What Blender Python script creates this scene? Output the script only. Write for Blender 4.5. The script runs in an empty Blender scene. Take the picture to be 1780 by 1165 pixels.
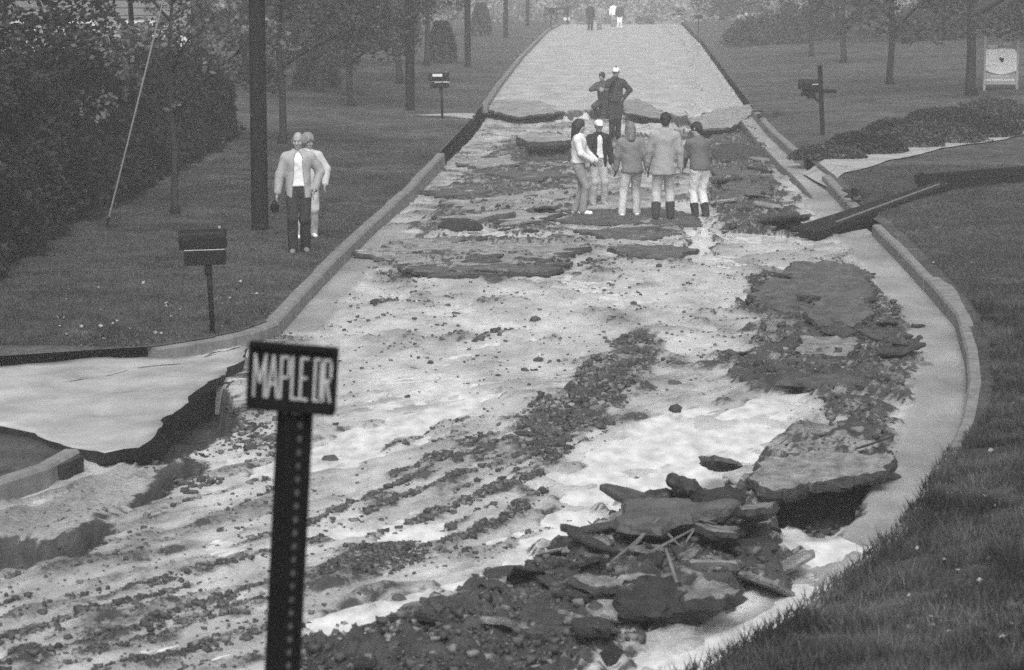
import bpy, math, random
import numpy as np
from mathutils import Vector, Matrix, Euler

random.seed(7)
RNG = np.random.default_rng(7)
SC = bpy.context.scene
COL = SC.collection
R = math.radians

# ------------------------------------------------------------------ camera
FPX, CAMH = 4450.0, 4.45            # focal length in pixels of a 1780 px wide frame, eye height in metres
PITCH = math.atan((582.5 + 65) / FPX)
cam_d = bpy.data.cameras.new('camera')
cam_d.sensor_width = 36
cam_d.lens = 36 * FPX / 1780
cam_d.clip_start = 0.1
cam_d.clip_end = 6000
cam_d.dof.use_dof = True
cam_d.dof.focus_distance = 38
cam_d.dof.aperture_fstop = 4.5
cam = bpy.data.objects.new('camera', cam_d)
cam.location = (0, 0, CAMH)
cam.rotation_euler = (math.pi / 2 - PITCH, 0, 0)
COL.objects.link(cam)
SC.camera = cam

# ------------------------------------------------------------------ sky, sun, exposure
SUN_EL, SUN_ROT = R(52), R(180)
world = bpy.data.worlds.new('World')
SC.world = world
world.use_nodes = True
wn = world.node_tree
bg = wn.nodes['Background']
sky = wn.nodes.new('ShaderNodeTexSky')
sky.sky_type = 'NISHITA'
sky.sun_disc = False
sky.sun_elevation = SUN_EL
sky.sun_rotation = SUN_ROT
sky.air_density = 1.0
sky.dust_density = 6.0
bw = wn.nodes.new('ShaderNodeRGBToBW')
wn.links.new(sky.outputs[0], bw.inputs[0])
wn.links.new(bw.outputs[0], bg.inputs[0])
bg.inputs[1].default_value = 0.15
sun_d = bpy.data.lights.new('sun', 'SUN')
sun_d.energy = 1.1
sun_d.angle = R(30)
sun_d.color = (1, 1, 1)
sun = bpy.data.objects.new('sun', sun_d)
COL.objects.link(sun)
sv = Vector((math.sin(SUN_ROT) * math.cos(SUN_EL), math.cos(SUN_ROT) * math.cos(SUN_EL), math.sin(SUN_EL)))
sun.rotation_euler = sv.to_track_quat('Z', 'Y').to_euler()
sun.location = (0, 30, 40)
SC.view_settings.view_transform = 'Standard'
SC.view_settings.look = 'None'
SC.view_settings.exposure = 0.6
SC.view_settings.gamma = 1
SC.view_settings.use_curve_mapping = False
HAZE = 0.0022
SC.cycles.use_denoising = False
SC.cycles.max_bounces = 6
SC.cycles.volume_bounces = 1
SC.cycles.sample_clamp_indirect = 4

# ------------------------------------------------------------------ helpers
SP, CP = math.sin(PITCH), math.cos(PITCH)
def G(px, py, z=0.0):
    """ground point (x, y) under a photograph pixel for a level plane at height z"""
    cx, cy = (px - 890) / FPX, -(py - 582.5) / FPX
    dy, dz = CP + cy * SP, -SP + cy * CP
    t = (z - CAMH) / dz
    return (cx * t, dy * t)

def tag(o, label=None, cat=None, group=None, kind=None):
    if label: o['label'] = label
    if cat: o['category'] = cat
    if group: o['group'] = group
    if kind: o['kind'] = kind
    return o

def empty(name, loc, rz=0.0, label=None, cat=None, group=None):
    o = bpy.data.objects.new(name, None)
    COL.objects.link(o)
    o.location = loc
    o.rotation_euler = (0, 0, rz)
    return tag(o, label, cat, group)

def npmesh(name, V, F, smooth=False, attrs=None):
    """mesh from arrays; F is (n,3) or (n,4), or a list of such arrays"""
    V = np.asarray(V, dtype=np.float32).reshape(-1, 3)
    Fs = [np.asarray(f, dtype=np.int32) for f in (F if isinstance(F, list) else [F]) if len(f)]
    me = bpy.data.meshes.new(name)
    me.vertices.add(len(V))
    me.vertices.foreach_set('co', V.ravel())
    nl = sum(f.size for f in Fs); npoly = sum(len(f) for f in Fs)
    me.loops.add(nl); me.polygons.add(npoly)
    me.loops.foreach_set('vertex_index', np.concatenate([f.ravel() for f in Fs]))
    tot = np.concatenate([np.full(len(f), f.shape[1], np.int32) for f in Fs])
    me.polygons.foreach_set('loop_start', np.concatenate([[0], np.cumsum(tot)[:-1]]).astype(np.int32))
    me.polygons.foreach_set('loop_total', tot)
    if smooth: me.polygons.foreach_set('use_smooth', np.ones(npoly, bool))
    me.update(calc_edges=True)
    for k, a in (attrs or {}).items():
        at_ = me.attributes.new(k, 'FLOAT', 'POINT')
        at_.data.foreach_set('value', np.asarray(a, dtype=np.float32).ravel())
    return me

def link(name, me, mt=None, parent=None, loc=(0, 0, 0), rot=(0, 0, 0)):
    o = bpy.data.objects.new(name, me)
    if mt is not None and not me.materials: me.materials.append(mt)
    o.location = loc; o.rotation_euler = rot
    if parent is not None: o.parent = parent
    COL.objects.link(o)
    return o

class MB:
    """collects shapes into ONE mesh"""
    def __init__(s): s.V = []; s.F = []
    def add(s, V, F):
        n = len(s.V); s.V += [tuple(v) for v in V]; s.F += [tuple(i + n for i in f) for f in F]; return s
    def box(s, c, d, rot=None, bev=0.0):
        x, y, z = d[0] / 2, d[1] / 2, d[2] / 2
        b = min(bev, x * .9, y * .9, z * .9)
        P = []; F = []
        if b <= 0:
            P = [Vector((sx * x, sy * y, sz * z)) for sz in (-1, 1) for sx, sy in ((-1, -1), (1, -1), (1, 1), (-1, 1))]
            F = [(3, 2, 1, 0), (4, 5, 6, 7), (0, 1, 5, 4), (1, 2, 6, 5), (2, 3, 7, 6), (3, 0, 4, 7)]
        else:
            def ring(k, zz):
                return [Vector(v) for v in ((-x + k, -y + k, zz), (x - k, -y + k, zz), (x - k, y - k, zz), (-x + k, y - k, zz))]
            P = ring(b, -z) + ring(0, -z + b) + ring(0, z - b) + ring(b, z)
            F = [(3, 2, 1, 0), (12, 13, 14, 15)]
            for r in range(3):
                for i in range(4):
                    j = (i + 1) % 4
                    F.append((r * 4 + i, r * 4 + j, r * 4 + 4 + j, r * 4 + 4 + i))
        M = rot.to_matrix() if rot is not None else Matrix.Identity(3)
        return s.add([M @ p + Vector(c) for p in P], F)
    def tube(s, pts, rad, seg=8, cap=True, sq=1.0):
        pts = [Vector(p) for p in pts]
        n = len(pts); P = []; F = []
        rad = rad if isinstance(rad, (list, tuple)) else [rad] * n
        t0 = (pts[1] - pts[0]).normalized()
        u = t0.cross(Vector((0, 1, 0)) if abs(t0.y) < .9 else Vector((1, 0, 0))).normalized()
        for i in range(n):
            t = (pts[min(i + 1, n - 1)] - pts[max(i - 1, 0)]).normalized()
            u = (u - t * u.dot(t)).normalized(); v = t.cross(u)
            for k in range(seg):
                a = 2 * math.pi * k / seg
                P.append(pts[i] + rad[i] * (math.cos(a) * u + sq * math.sin(a) * v))
        for i in range(n - 1):
            for k in range(seg):
                j = (k + 1) % seg
                F.append((i * seg + k, i * seg + j, i * seg + seg + j, i * seg + seg + k))
        if cap:
            F.append(tuple(range(seg))[::-1]); F.append(tuple(range((n - 1) * seg, n * seg)))
        return s.add(P, F)
    def prism(s, poly, z0, z1):
        n = len(poly)
        return s.add([(x, y, z0) for x, y in poly] + [(x, y, z1) for x, y in poly],
                     [tuple(range(n))[::-1], tuple(range(n, 2 * n))] + [(i, (i + 1) % n, n + (i + 1) % n, n + i) for i in range(n)])
    def mesh(s, name, smooth=False):
        me = bpy.data.meshes.new(name)
        me.from_pydata([tuple(v) for v in s.V], [], s.F)
        if smooth:
            me.polygons.foreach_set('use_smooth', np.ones(len(me.polygons), bool))
        me.update()
        return me
    def build(s, name, mt=None, parent=None, loc=(0, 0, 0), rot=(0, 0, 0), smooth=False):
        return link(name, s.mesh(name, smooth), mt, parent, loc, rot)

# value / gradient noise on arrays
_P = RNG.permutation(256); _P = np.concatenate([_P, _P, _P])
_GA = RNG.uniform(0, 2 * math.pi, 256); _GX, _GY = np.cos(_GA), np.sin(_GA)
def perlin(x, y):
    x = np.asarray(x, float); y = np.asarray(y, float)
    xi = np.floor(x).astype(int); yi = np.floor(y).astype(int)
    xf, yf = x - xi, y - yi
    u = xf * xf * xf * (xf * (xf * 6 - 15) + 10); v = yf * yf * yf * (yf * (yf * 6 - 15) + 10)
    def g(ix, iy, dx, dy):
        h = _P[_P[ix & 255] + (iy & 255)]
        return _GX[h] * dx + _GY[h] * dy
    a = g(xi, yi, xf, yf); b = g(xi + 1, yi, xf - 1, yf)
    c = g(xi, yi + 1, xf, yf - 1); d = g(xi + 1, yi + 1, xf - 1, yf - 1)
    return ((a + (b - a) * u) + ((c + (d - c) * u) - (a + (b - a) * u)) * v) * 1.4
def fbm(x, y, octv=4, gain=.5):
    s = 0; a = 1.0
    for k in range(octv):
        s = s + a * perlin(x * 2 ** k + 17.3 * k, y * 2 ** k - 9.1 * k); a *= gain
    return s
def sstep(a, b, x):
    t = np.clip((x - a) / (b - a), 0, 1); return t * t * (3 - 2 * t)

def sdist(poly, x, y):
    """signed distance to a closed polygon, positive inside"""
    P = np.asarray(poly, float); Q = np.roll(P, -1, 0)
    d = np.full(x.shape, 1e9); ins = np.zeros(x.shape, bool)
    for (ax, ay), (bx, by) in zip(P, Q):
        ex, ey = bx - ax, by - ay
        t = np.clip(((x - ax) * ex + (y - ay) * ey) / (ex * ex + ey * ey + 1e-12), 0, 1)
        d = np.minimum(d, np.hypot(x - ax - t * ex, y - ay - t * ey))
        c = ((ay > y) != (by > y)) & (x < (bx - ax) * (y - ay) / (by - ay + 1e-12) + ax)
        ins ^= c
    return np.where(ins, d, -d)
def ldist(line, x, y):
    P = np.asarray(line, float); d = np.full(x.shape, 1e9)
    for (ax, ay), (bx, by) in zip(P[:-1], P[1:]):
        ex, ey = bx - ax, by - ay
        t = np.clip(((x - ax) * ex + (y - ay) * ey) / (ex * ex + ey * ey + 1e-12), 0, 1)
        d = np.minimum(d, np.hypot(x - ax - t * ex, y - ay - t * ey))
    return d

# ------------------------------------------------------------------ materials (a black and white place: neutral greys)
def mat(name, v, rough=.8, scale=6.0, var=.25, bump=.0, bscale=40.0, spec=.3, rnd=.0, metal=0.0, attr=None, trans=0.0):
    m = bpy.data.materials.new(name); m.use_nodes = True
    nt = m.node_tree; N = nt.nodes; L = nt.links
    b = N['Principled BSDF']; b.inputs['Roughness'].default_value = rough
    b.inputs['Specular IOR Level'].default_value = spec; b.inputs['Metallic'].default_value = metal
    tc = N.new('ShaderNodeTexCoord')
    nz = N.new('ShaderNodeTexNoise'); nz.inputs['Scale'].default_value = scale; nz.inputs['Detail'].default_value = 6; nz.inputs['Roughness'].default_value = .62
    L.new(tc.outputs['Object'], nz.inputs['Vector'])
    mr = N.new('ShaderNodeMapRange')
    mr.inputs['From Min'].default_value = .3; mr.inputs['From Max'].default_value = .7
    mr.inputs['To Min'].default_value = v * (1 - var); mr.inputs['To Max'].default_value = v * (1 + var)
    L.new(nz.outputs['Fac'], mr.inputs['Value'])
    out = mr.outputs[0]
    def mul(sock_a, sock_b):
        k = N.new('ShaderNodeMath'); k.operation = 'MULTIPLY'; L.new(sock_a, k.inputs[0]); L.new(sock_b, k.inputs[1]); return k.outputs[0]
    if rnd:
        oi = N.new('ShaderNodeObjectInfo'); r2 = N.new('ShaderNodeMapRange')
        r2.inputs['To Min'].default_value = 1 - rnd; r2.inputs['To Max'].default_value = 1 + rnd
        L.new(oi.outputs['Random'], r2.inputs['Value']); out = mul(out, r2.outputs[0])
    if attr:
        an = N.new('ShaderNodeAttribute'); an.attribute_name = attr; out = mul(out, an.outputs['Fac'])
    L.new(out, b.inputs['Base Color'])
    if bump:
        n2 = N.new('ShaderNodeTexNoise'); n2.inputs['Scale'].default_value = bscale; n2.inputs['Detail'].default_value = 5
        L.new(tc.outputs['Object'], n2.inputs['Vector'])
        bp = N.new('ShaderNodeBump'); bp.inputs['Strength'].default_value = bump; bp.inputs['Distance'].default_value = .02
        L.new(n2.outputs['Fac'], bp.inputs['Height']); L.new(bp.outputs[0], b.inputs['Normal'])
    if trans:
        tl = N.new('ShaderNodeBsdfTranslucent'); mx = N.new('ShaderNodeMixShader'); mx.inputs[0].default_value = trans
        L.new(out, tl.inputs['Color']); L.new(b.outputs[0], mx.inputs[1]); L.new(tl.outputs[0], mx.inputs[2])
        L.new(mx.outputs[0], N['Material Output'].inputs['Surface'])
    return m

M = dict(
    asphalt=mat('broken_asphalt', .036, .7, 9, .65, 1.0, 70, .4, rnd=.65),
    sheet=mat('worn_asphalt_sheet', .062, .6, 5, .6, 1.0, 60, .45),
    pale_slab=mat('muddy_asphalt', .16, .7, 7, .6, .9, 60, .35, rnd=.3),
    mud=mat('dried_mud', .2, .75, 2.2, .5, .6, 40, .3),
    stone=mat('wet_stone', .045, .6, 9, .45, .5, 50, .4, rnd=.45),
    gravel=mat('dark_gravel', .055, .7, 3, .5, .3, 60, .35, attr='tone'),
    kerb=mat('kerb_concrete', .15, .8, 5, .35, .4, 45, .3),
    concrete=mat('pale_concrete', .27, .6, 1.6, .32, .35, 30, .35),
    grass=mat('grass_blades', .061, .8, .9, .35, attr='tone', spec=.15, trans=.25),
    bark=mat('tree_bark', .03, .9, 12, .4, .6, 30, .15),
    pole=mat('creosoted_pole', .009, .85, 8, .4, .4, 40, .2),
    dark_metal=mat('dark_painted_metal', .007, .6, 8, .3, .1, 40, .15),
    black=mat('black_board', .005, .8, 10, .3, spec=.08),
    pale_paint=mat('pale_paint', .62, .6, 10, .15),
    white=mat('white_paint', .62, .5, 12, .08),
    grey_paint=mat('grey_paint', .3, .6, 10, .15),
    timber=mat('dark_timber', .01, .85, 8, .4, .5, 40, .15),
    timber_pale=mat('split_timber', .11, .8, 10, .35, .4, 40, .2),
    hole_light_grey=mat('hole_light_grey', .06, .5, 10, .3),  # pale tone painted for light at the sign post's holes
    letter=mat('sign_lettering', .3, .6, 14, .2),
    pane=mat('blind_window', .16, .3, 3, .1),
    siding=mat('house_siding', .17, .7, 2, .1),
    roof=mat('roof_shingle', .07, .9, 5, .3),
    glass=mat('window_glass', .04, .1, 3, .1, spec=.6),
    leaf_mid=mat('leaf_mid', .06, .6, .8, .3, attr='tone', spec=.3, trans=.35),
    leaf_light=mat('leaf_light', .12, .6, .8, .3, attr='tone', spec=.3, trans=.35),
    leaf_dark=mat('leaf_dark', .026, .7, .8, .3, attr='tone', spec=.15, trans=.2),
    leaf_mist_paled=mat('leaf_mist_paled', .4, .7, .3, .2, attr='tone', spec=.2, trans=.4),  # leaf colour paled to stand in for thicker mist over the far wood
    soil=mat('dark_soil', .03, .95, 6, .5, .6, 30, .15),
    wire=mat('guy_wire', .17, .5, 20, .1, metal=.0),
    litter=mat('fallen_leaf', .26, .7, 20, .2),
)
# ------------------------------------------------------------------ road outline (from the photograph's ground plane)
def WL(pts): return [G(a, b) for a, b in pts]
left_px = [(900, 20), (988, 37), (955, 55), (912, 100), (870, 155), (848, 190), (826, 220), (775, 278), (715, 345), (650, 405), (600, 455), (540, 520), (487, 580),
           (440, 598), (380, 610), (270, 628), (0, 646), (-400, 656)]
right_px = [(1230, 20), (1180, 40), (1215, 75), (1240, 110), (1275, 160), (1300, 195), (1340, 240), (1385, 282), (1425, 315), (1465, 360), (1492, 388),
            (1515, 405), (1560, 452), (1610, 508), (1658, 565), (1676, 630), (1680, 690), (1666, 755), (1644, 810), (1588, 905), (1540, 970), (1446, 1052),
            (1335, 1130), (1212, 1206), (980, 1300), (500, 1400)]
LE = np.array(sorted(WL(left_px[1:]), key=lambda p: p[1])); RE = np.array(sorted(WL(right_px[1:]), key=lambda p: p[1]))
CREST = 186.0
def road_left(y):
    x = np.interp(y, LE[:, 1], LE[:, 0])
    return np.where(y < LE[0, 1], -9.5, np.where(y > LE[-1, 1], LE[-1, 0] + (y - LE[-1, 1]) * .035, x))
def road_right(y):
    x = np.interp(y, RE[:, 1], RE[:, 0])
    return np.where(y < RE[0, 1], RE[0, 0] - (RE[0, 1] - y) * 2.0, np.where(y > RE[-1, 1], RE[-1, 0] + (y - RE[-1, 1]) * .035, x))
def crest_z(y):
    d = np.maximum(np.asarray(y, float) - CREST, 0)
    return -np.minimum(.0045 * d * d, .13 * d)

# ---- painted masks on the road bed: every entry (photo outline, soft edge in metres, edge raggedness in metres)
def pm(x, y, px, soft=.15, rag=.12):
    P = np.array(WL(px)); m = soft + rag + .3
    sel = (x > P[:, 0].min() - m) & (x < P[:, 0].max() + m) & (y > P[:, 1].min() - m * 3) & (y < P[:, 1].max() + m * 3)
    out = np.zeros(x.shape)
    if sel.any():
        xs, ys = x[sel], y[sel]
        out[sel] = sstep(-soft, soft, sdist(P, xs, ys) + rag * fbm(xs * 2.1, ys * 1.1, 4, .6))
    return out
def lm(x, y, px, w, soft=.1, rag=.1):
    P = np.array(WL(px)); m = w + soft + rag + .3
    sel = (x > P[:, 0].min() - m) & (x < P[:, 0].max() + m) & (y > P[:, 1].min() - m) & (y < P[:, 1].max() + m)
    out = np.zeros(x.shape)
    if sel.any():
        xs, ys = x[sel], y[sel]
        out[sel] = sstep(soft, -soft, ldist(P, xs, ys) - w + rag * fbm(xs * 2.3, ys * 1.6, 4, .6))
    return out

FAR_EDGE = [(600, 185), (858, 181), (935, 182), (968, 192), (1035, 190), (1092, 188), (1142, 196), (1180, 212), (1235, 192), (1300, 184), (1500, 184)]
FE = np.array(sorted(WL(FAR_EDGE), key=lambda p: p[0]))
Z_SLABS = [(1310, 480), (1400, 452), (1500, 465), (1535, 515), (1602, 570), (1608, 625), (1545, 690), (1565, 790), (1500, 870), (1350, 900), (1300, 850),
           (1330, 825), (1400, 790), (1440, 730), (1400, 680), (1330, 672), (1215, 625), (1310, 590), (1330, 560), (1300, 530)]
Z_DEBRIS = [(1070, 880), (1180, 862), (1300, 850), (1350, 905), (1365, 980), (1395, 1000), (1270, 1040), (1150, 1085), (1080, 1130), (900, 1185), (450, 1230), (560, 1120),
            (700, 1058), (850, 1012), (980, 945)]
Z_STRIP = [(1100, 572), (1142, 595), (1100, 690), (1030, 760), (960, 790), (900, 772), (885, 722), (960, 680), (1040, 612)]
Z_UPLEFT = [(690, 470), (730, 400), (790, 310), (870, 235), (990, 225), (990, 290), (990, 330), (960, 400), (1000, 470), (860, 482)]
Z_UPRIGHT = [(1235, 225), (1300, 200), (1335, 260), (1345, 320), (1400, 385), (1390, 405), (1250, 400), (1235, 330)]
Z_PATCH = [(560, 985), (610, 948), (670, 930), (745, 945), (730, 968), (640, 1000), (560, 1012)]
Z_FRONT = [(480, 1140), (560, 1100), (700, 1062), (900, 1085), (1000, 1120), (900, 1200), (500, 1230)]
RUTS = [[(-60, 1128), (0, 1110), (110, 1075), (230, 1040), (330, 1012)], [(40, 1140), (200, 1095), (300, 1065), (420, 1030), (480, 1008)],
        [(200, 1022), (350, 985), (470, 950), (560, 930)], [(150, 1168), (290, 1130), (380, 1108), (470, 1090)], [(530, 908), (640, 862), (720, 825), (800, 792), (900, 758)],
        [(640, 882), (740, 850), (850, 812), (980, 765)], [(690, 905), (800, 872), (900, 842), (965, 790)], [(770, 935), (880, 905), (915, 868), (930, 850)],
        [(240, 1100), (330, 1075), (470, 1040)], [(-60, 1165), (60, 1140), (200, 1120)], [(820, 580), (860, 572), (890, 570)], [(690, 475), (780, 478), (880, 466), (1010, 455)],
        [(640, 525), (690, 515)], [(940, 458), (1040, 452), (1130, 440)]]
WATER = [[(735, 413), (790, 386), (880, 391), (970, 401), (935, 414), (840, 409)],
         [(1165, 342), (1240, 342), (1245, 372), (1235, 395), (1240, 438), (1205, 440), (1185, 395)],
         [(890, 940), (930, 880), (1000, 800), (1080, 740), (1180, 700), (1380, 682), (1430, 690), (1380, 735), (1300, 795), (1200, 835), (1140, 868), (1050, 892), (960, 950), (900, 970)],
         [(450, 802), (600, 742), (760, 692), (860, 676), (760, 732), (640, 785), (500, 826)],
         [(1350, 905), (1460, 903), (1500, 925), (1520, 940), (1400, 1002), (1350, 960)],
         [(1530, 975), (1446, 1055), (1335, 1133), (1212, 1208), (1000, 1280), (980, 1215), (1040, 1150), (1180, 1084), (1290, 1030), (1400, 1000)],
         [(540, 1075), (640, 1035), (860, 985), (900, 990), (780, 1022), (620, 1085), (545, 1100)],
         [(1240, 395), (1330, 402), (1420, 412), (1330, 420), (1260, 415)],
         [(560, 900), (640, 905), (740, 900), (780, 918), (700, 935), (600, 925)]]

Z_MIDS = [[(640, 490), (700, 380), (800, 260), (880, 200), (1300, 195), (1340, 260), (1400, 390), (1250, 400), (1000, 470)], [(-200, 1180), (-200, 900), (180, 830), (480, 760), (470, 960), (300, 1020), (60, 1180)],
          [(1220, 620), (1330, 440), (1500, 440), (1610, 600), (1560, 800), (1450, 900), (1340, 700)]]
Z_CLEAN = [(480, 700), (640, 480), (1000, 460), (1290, 440), (1310, 580), (1080, 590), (900, 700), (760, 800), (520, 850)]
RUNOFF = [(1150, 45), (1185, 70), (1205, 105), (1195, 130), (1225, 160), (1190, 200), (1230, 205), (1300, 188), (1270, 150), (1235, 100), (1205, 60)]
_q = random.Random(5)
FINE_RUTS = []
for _k in range(46):                                                  # faint broken stone lines drawn out by the flow round the bend
    _x, _y = (_q.uniform(-60, 440), _q.uniform(850, 1165)) if _k < 28 else (_q.uniform(545, 850), _q.uniform(770, 960))
    _l = _q.uniform(60, 220); _s = _q.uniform(.24, .36) if _k < 28 else _q.uniform(.36, .48)
    FINE_RUTS.append([(_x + _l * f, _y - _l * f * _s + _q.uniform(-4, 4)) for f in (0, .33, .66, 1)])
def road_fields(x, y):
    """height, smooth height, dirt, wet and concrete amounts of the washed-out road"""
    fe = np.interp(x, FE[:, 0], FE[:, 1]) + .5 * fbm(x * 1.7, x * .4 + 3, 3)
    ero = sstep(.02, -.35, y - fe)                                       # 1 on the near side of the broken pavement
    depth = .25 * np.clip((y - 44) / 28, 0, 1) + .03
    macro = -ero * depth + crest_z(y)
    n1 = fbm(x * .55, y * .3, 4); n2 = fbm(x * 2.3 + 40, y * 1.3, 4, .6); n3 = fbm(x * 7, y * 4.2 + 11, 3, .6)
    h = macro + ero * (-.02 + .035 * n1 + .022 * n2 + .007 * n3) + (1 - ero) * .006 * n1
    a_, b_ = x * .81 - y * .58, x * .58 + y * .81                     # across / along the ruts of the bend
    st = np.where(y < 27, fbm(a_ * 3.6 + 7, b_ * .6, 4, .66), fbm(x * 1.2 + 7, y * .9, 4, .62))
    n4 = fbm(x * .9 + 31, y * .45 + 8, 5, .62)
    base = .2 + .2 * pm(x, y, Z_MIDS[0], .8, .5) + .1 * pm(x, y, Z_MIDS[1], .5, .4) + .2 * pm(x, y, Z_MIDS[2], .5, .4) - .1 * pm(x, y, Z_CLEAN, 1.0, .6)
    dirt = np.clip(base + .24 * n4 + .3 * st + .14 * n2, 0, .85) * ero + (1 - ero) * np.clip(.06 + .12 * n4, 0, .3)
    h0 = .045 * np.abs(st) + .02 * np.abs(n2) + .012 * np.abs(n3)
    wet = np.clip(.55 + .4 * n1, 0, 1) * ero + (1 - ero) * .8
    conc = np.zeros(x.shape)
    h = h + ero * h0 * (.4 + dirt)
    lump = np.abs(fbm(x * 1.9 + 5, y * 1.5, 4, .62)); lump2 = np.abs(fbm(x * 4.6, y * 4.1 + 3, 3, .6))
    for z, amt, dk in ((Z_SLABS, .10, .8), (Z_DEBRIS, .15, .85), (Z_STRIP, .05, .72), (Z_UPLEFT, .06, .7), (Z_UPRIGHT, .12, .72), (Z_PATCH, .03, .8), (Z_FRONT, .05, .8)):
        k = pm(x, y, z, .18, .4)
        h = h + k * amt * (lump * .9 + lump2 * .55 - .08)
        dirt = np.maximum(dirt, k * np.clip(dk - .5 * n2 + .22 * n3, 0, 1)); wet = wet * (1 - .75 * k)
    for r in RUTS:
        k = lm(x, y, r, .06, .09, .13)
        h = h + k * (.02 + .03 * lump2); dirt = np.maximum(dirt, k * np.clip(.72 + .5 * n3, 0, 1)); wet = wet * (1 - .7 * k)
        k = lm(x, y, [(a + 10, b + 16) for a, b in r], .05, .1, .1); h = h - .018 * k
    for r in FINE_RUTS:
        k = lm(x, y, r, .012, .07, .1); h = h + .015 * k; dirt = np.maximum(dirt, k * np.clip(.7 + .5 * n3, 0, 1))
    for w in WATER:
        k = pm(x, y, w, .14, .2); h = h - .062 * k + .02 * k * n2; dirt = dirt * (1 - .85 * k); wet = np.maximum(wet, k)
    hollow = np.zeros(x.shape)
    # dark eroded hollows (bare subsoil) and the undermined drive on the left
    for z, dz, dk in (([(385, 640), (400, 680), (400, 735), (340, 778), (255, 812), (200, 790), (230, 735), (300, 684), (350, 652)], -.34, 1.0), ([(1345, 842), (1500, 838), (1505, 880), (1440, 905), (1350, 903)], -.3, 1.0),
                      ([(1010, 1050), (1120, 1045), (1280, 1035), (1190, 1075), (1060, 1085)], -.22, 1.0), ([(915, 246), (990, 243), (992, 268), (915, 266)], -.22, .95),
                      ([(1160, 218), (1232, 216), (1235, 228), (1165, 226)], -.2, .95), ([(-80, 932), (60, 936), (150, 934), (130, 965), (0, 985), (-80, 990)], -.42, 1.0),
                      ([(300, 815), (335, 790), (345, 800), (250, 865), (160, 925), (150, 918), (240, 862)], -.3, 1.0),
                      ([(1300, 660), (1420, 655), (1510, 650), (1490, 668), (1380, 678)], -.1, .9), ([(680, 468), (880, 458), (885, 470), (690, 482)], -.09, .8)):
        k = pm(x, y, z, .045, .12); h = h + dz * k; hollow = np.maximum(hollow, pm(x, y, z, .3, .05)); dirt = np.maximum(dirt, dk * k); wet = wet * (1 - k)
    # flat remnants of pavement standing above the bed
    for z, dz, dk in (([(640, 432), (720, 418), (1000, 420), (1010, 440), (900, 462), (690, 470)], .02, .5), ([(930, 240), (985, 240), (1180, 215), (1235, 216), (1180, 204), (1000, 206)], .14, .1),
                      ([(820, 350), (1000, 318), (1060, 330), (1010, 352), (850, 372)], .06, .4), ([(1320, 800), (1420, 780), (1560, 786), (1530, 818), (1470, 832), (1330, 836)], .16, .5),
                      ([(-200, 900), (20, 888), (180, 825), (250, 800), (330, 788), (300, 818), (240, 862), (140, 930), (0, 928), (-200, 930)], .04, .42),
                      ([(1000, 1005), (1090, 992), (1270, 1008), (1290, 1030), (1180, 1044), (1010, 1046)], .12, .6)):
        k = pm(x, y, z, .05, .1); h = h + dz * k; dirt = np.where(k > .01, dirt * (1 - k) + k * np.clip(dk + .12 * n2, 0, 1), dirt)
    h = h - .05 * (1 - ero) * pm(x, y, RUNOFF, .2, .3)
    conc = np.maximum(conc, (1 - ero) * .3 * (1 - pm(x, y, RUNOFF, .2, .3)))
    # concrete gutter pans
    re, le = road_right(y), road_left(y)
    pan = sstep(.62, .5, re - x + .05 * n2) * (y < 49) + sstep(.45, .38, re - x) * (y >= 49)
    pan = np.maximum(pan, pm(x, y, [(1515, 405), (1560, 452), (1660, 565), (1690, 690), (1650, 810), (1545, 970), (1440, 930), (1505, 880), (1570, 800), (1605, 720), (1600, 640), (1590, 560), (1545, 490)], .08, .06))
    pan = np.maximum(pan, sstep(.5, .36, x - le + .06 * n2) * (y > 31) * (y < 44)); pan = pan * (y < 80)
    h = h * (1 - pan) + pan * (-.03 + .005 * n1); conc = np.maximum(conc * (y > 70), pan); dirt = dirt * (1 - pan) + pan * np.clip(.22 + .2 * n4 + .12 * n2, 0, .6)
    wetr = pm(x, y, WATER[5], .14, .2) + pm(x, y, WATER[4], .14, .2)
    h = h - .05 * np.clip(wetr, 0, 1) * pan
    return h, macro - .6 * hollow, np.clip(dirt, 0, 1), np.clip(wet, 0, 1), np.clip(conc, 0, 1)

rows = [13.6]
while rows[-1] < 330: rows.append(rows[-1] * 1.0030 if rows[-1] < 190 else rows[-1] * 1.03)
ROWS = np.array(rows); NC = 330
U = np.linspace(0, 1, NC)
XG = road_left(ROWS)[:, None] - .05 + (road_right(ROWS) - road_left(ROWS) + .1)[:, None] * U[None, :]
YG = np.repeat(ROWS[:, None], NC, 1)
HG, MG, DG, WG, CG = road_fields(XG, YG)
def quads(nr, nc):
    i = np.arange(nr - 1)[:, None] * nc + np.arange(nc - 1)[None, :]
    return np.stack([i, i + 1, i + nc + 1, i + nc], -1).reshape(-1, 4)
sl = np.hypot(np.gradient(HG, axis=1) / np.maximum(np.gradient(XG, axis=1), .01), np.gradient(HG, axis=0) / np.maximum(np.gradient(YG, axis=0), .01))
DG = np.clip(DG + .8 * sstep(.5, 1.4, sl * (1 + YG / 60)), 0, 1)                      # broken edges show the dark section of the asphalt and soil
road_me = npmesh('road', np.stack([XG, YG, HG], -1), quads(len(ROWS), NC), True, dict(dirt=DG, wet=WG, conc=CG))

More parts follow.
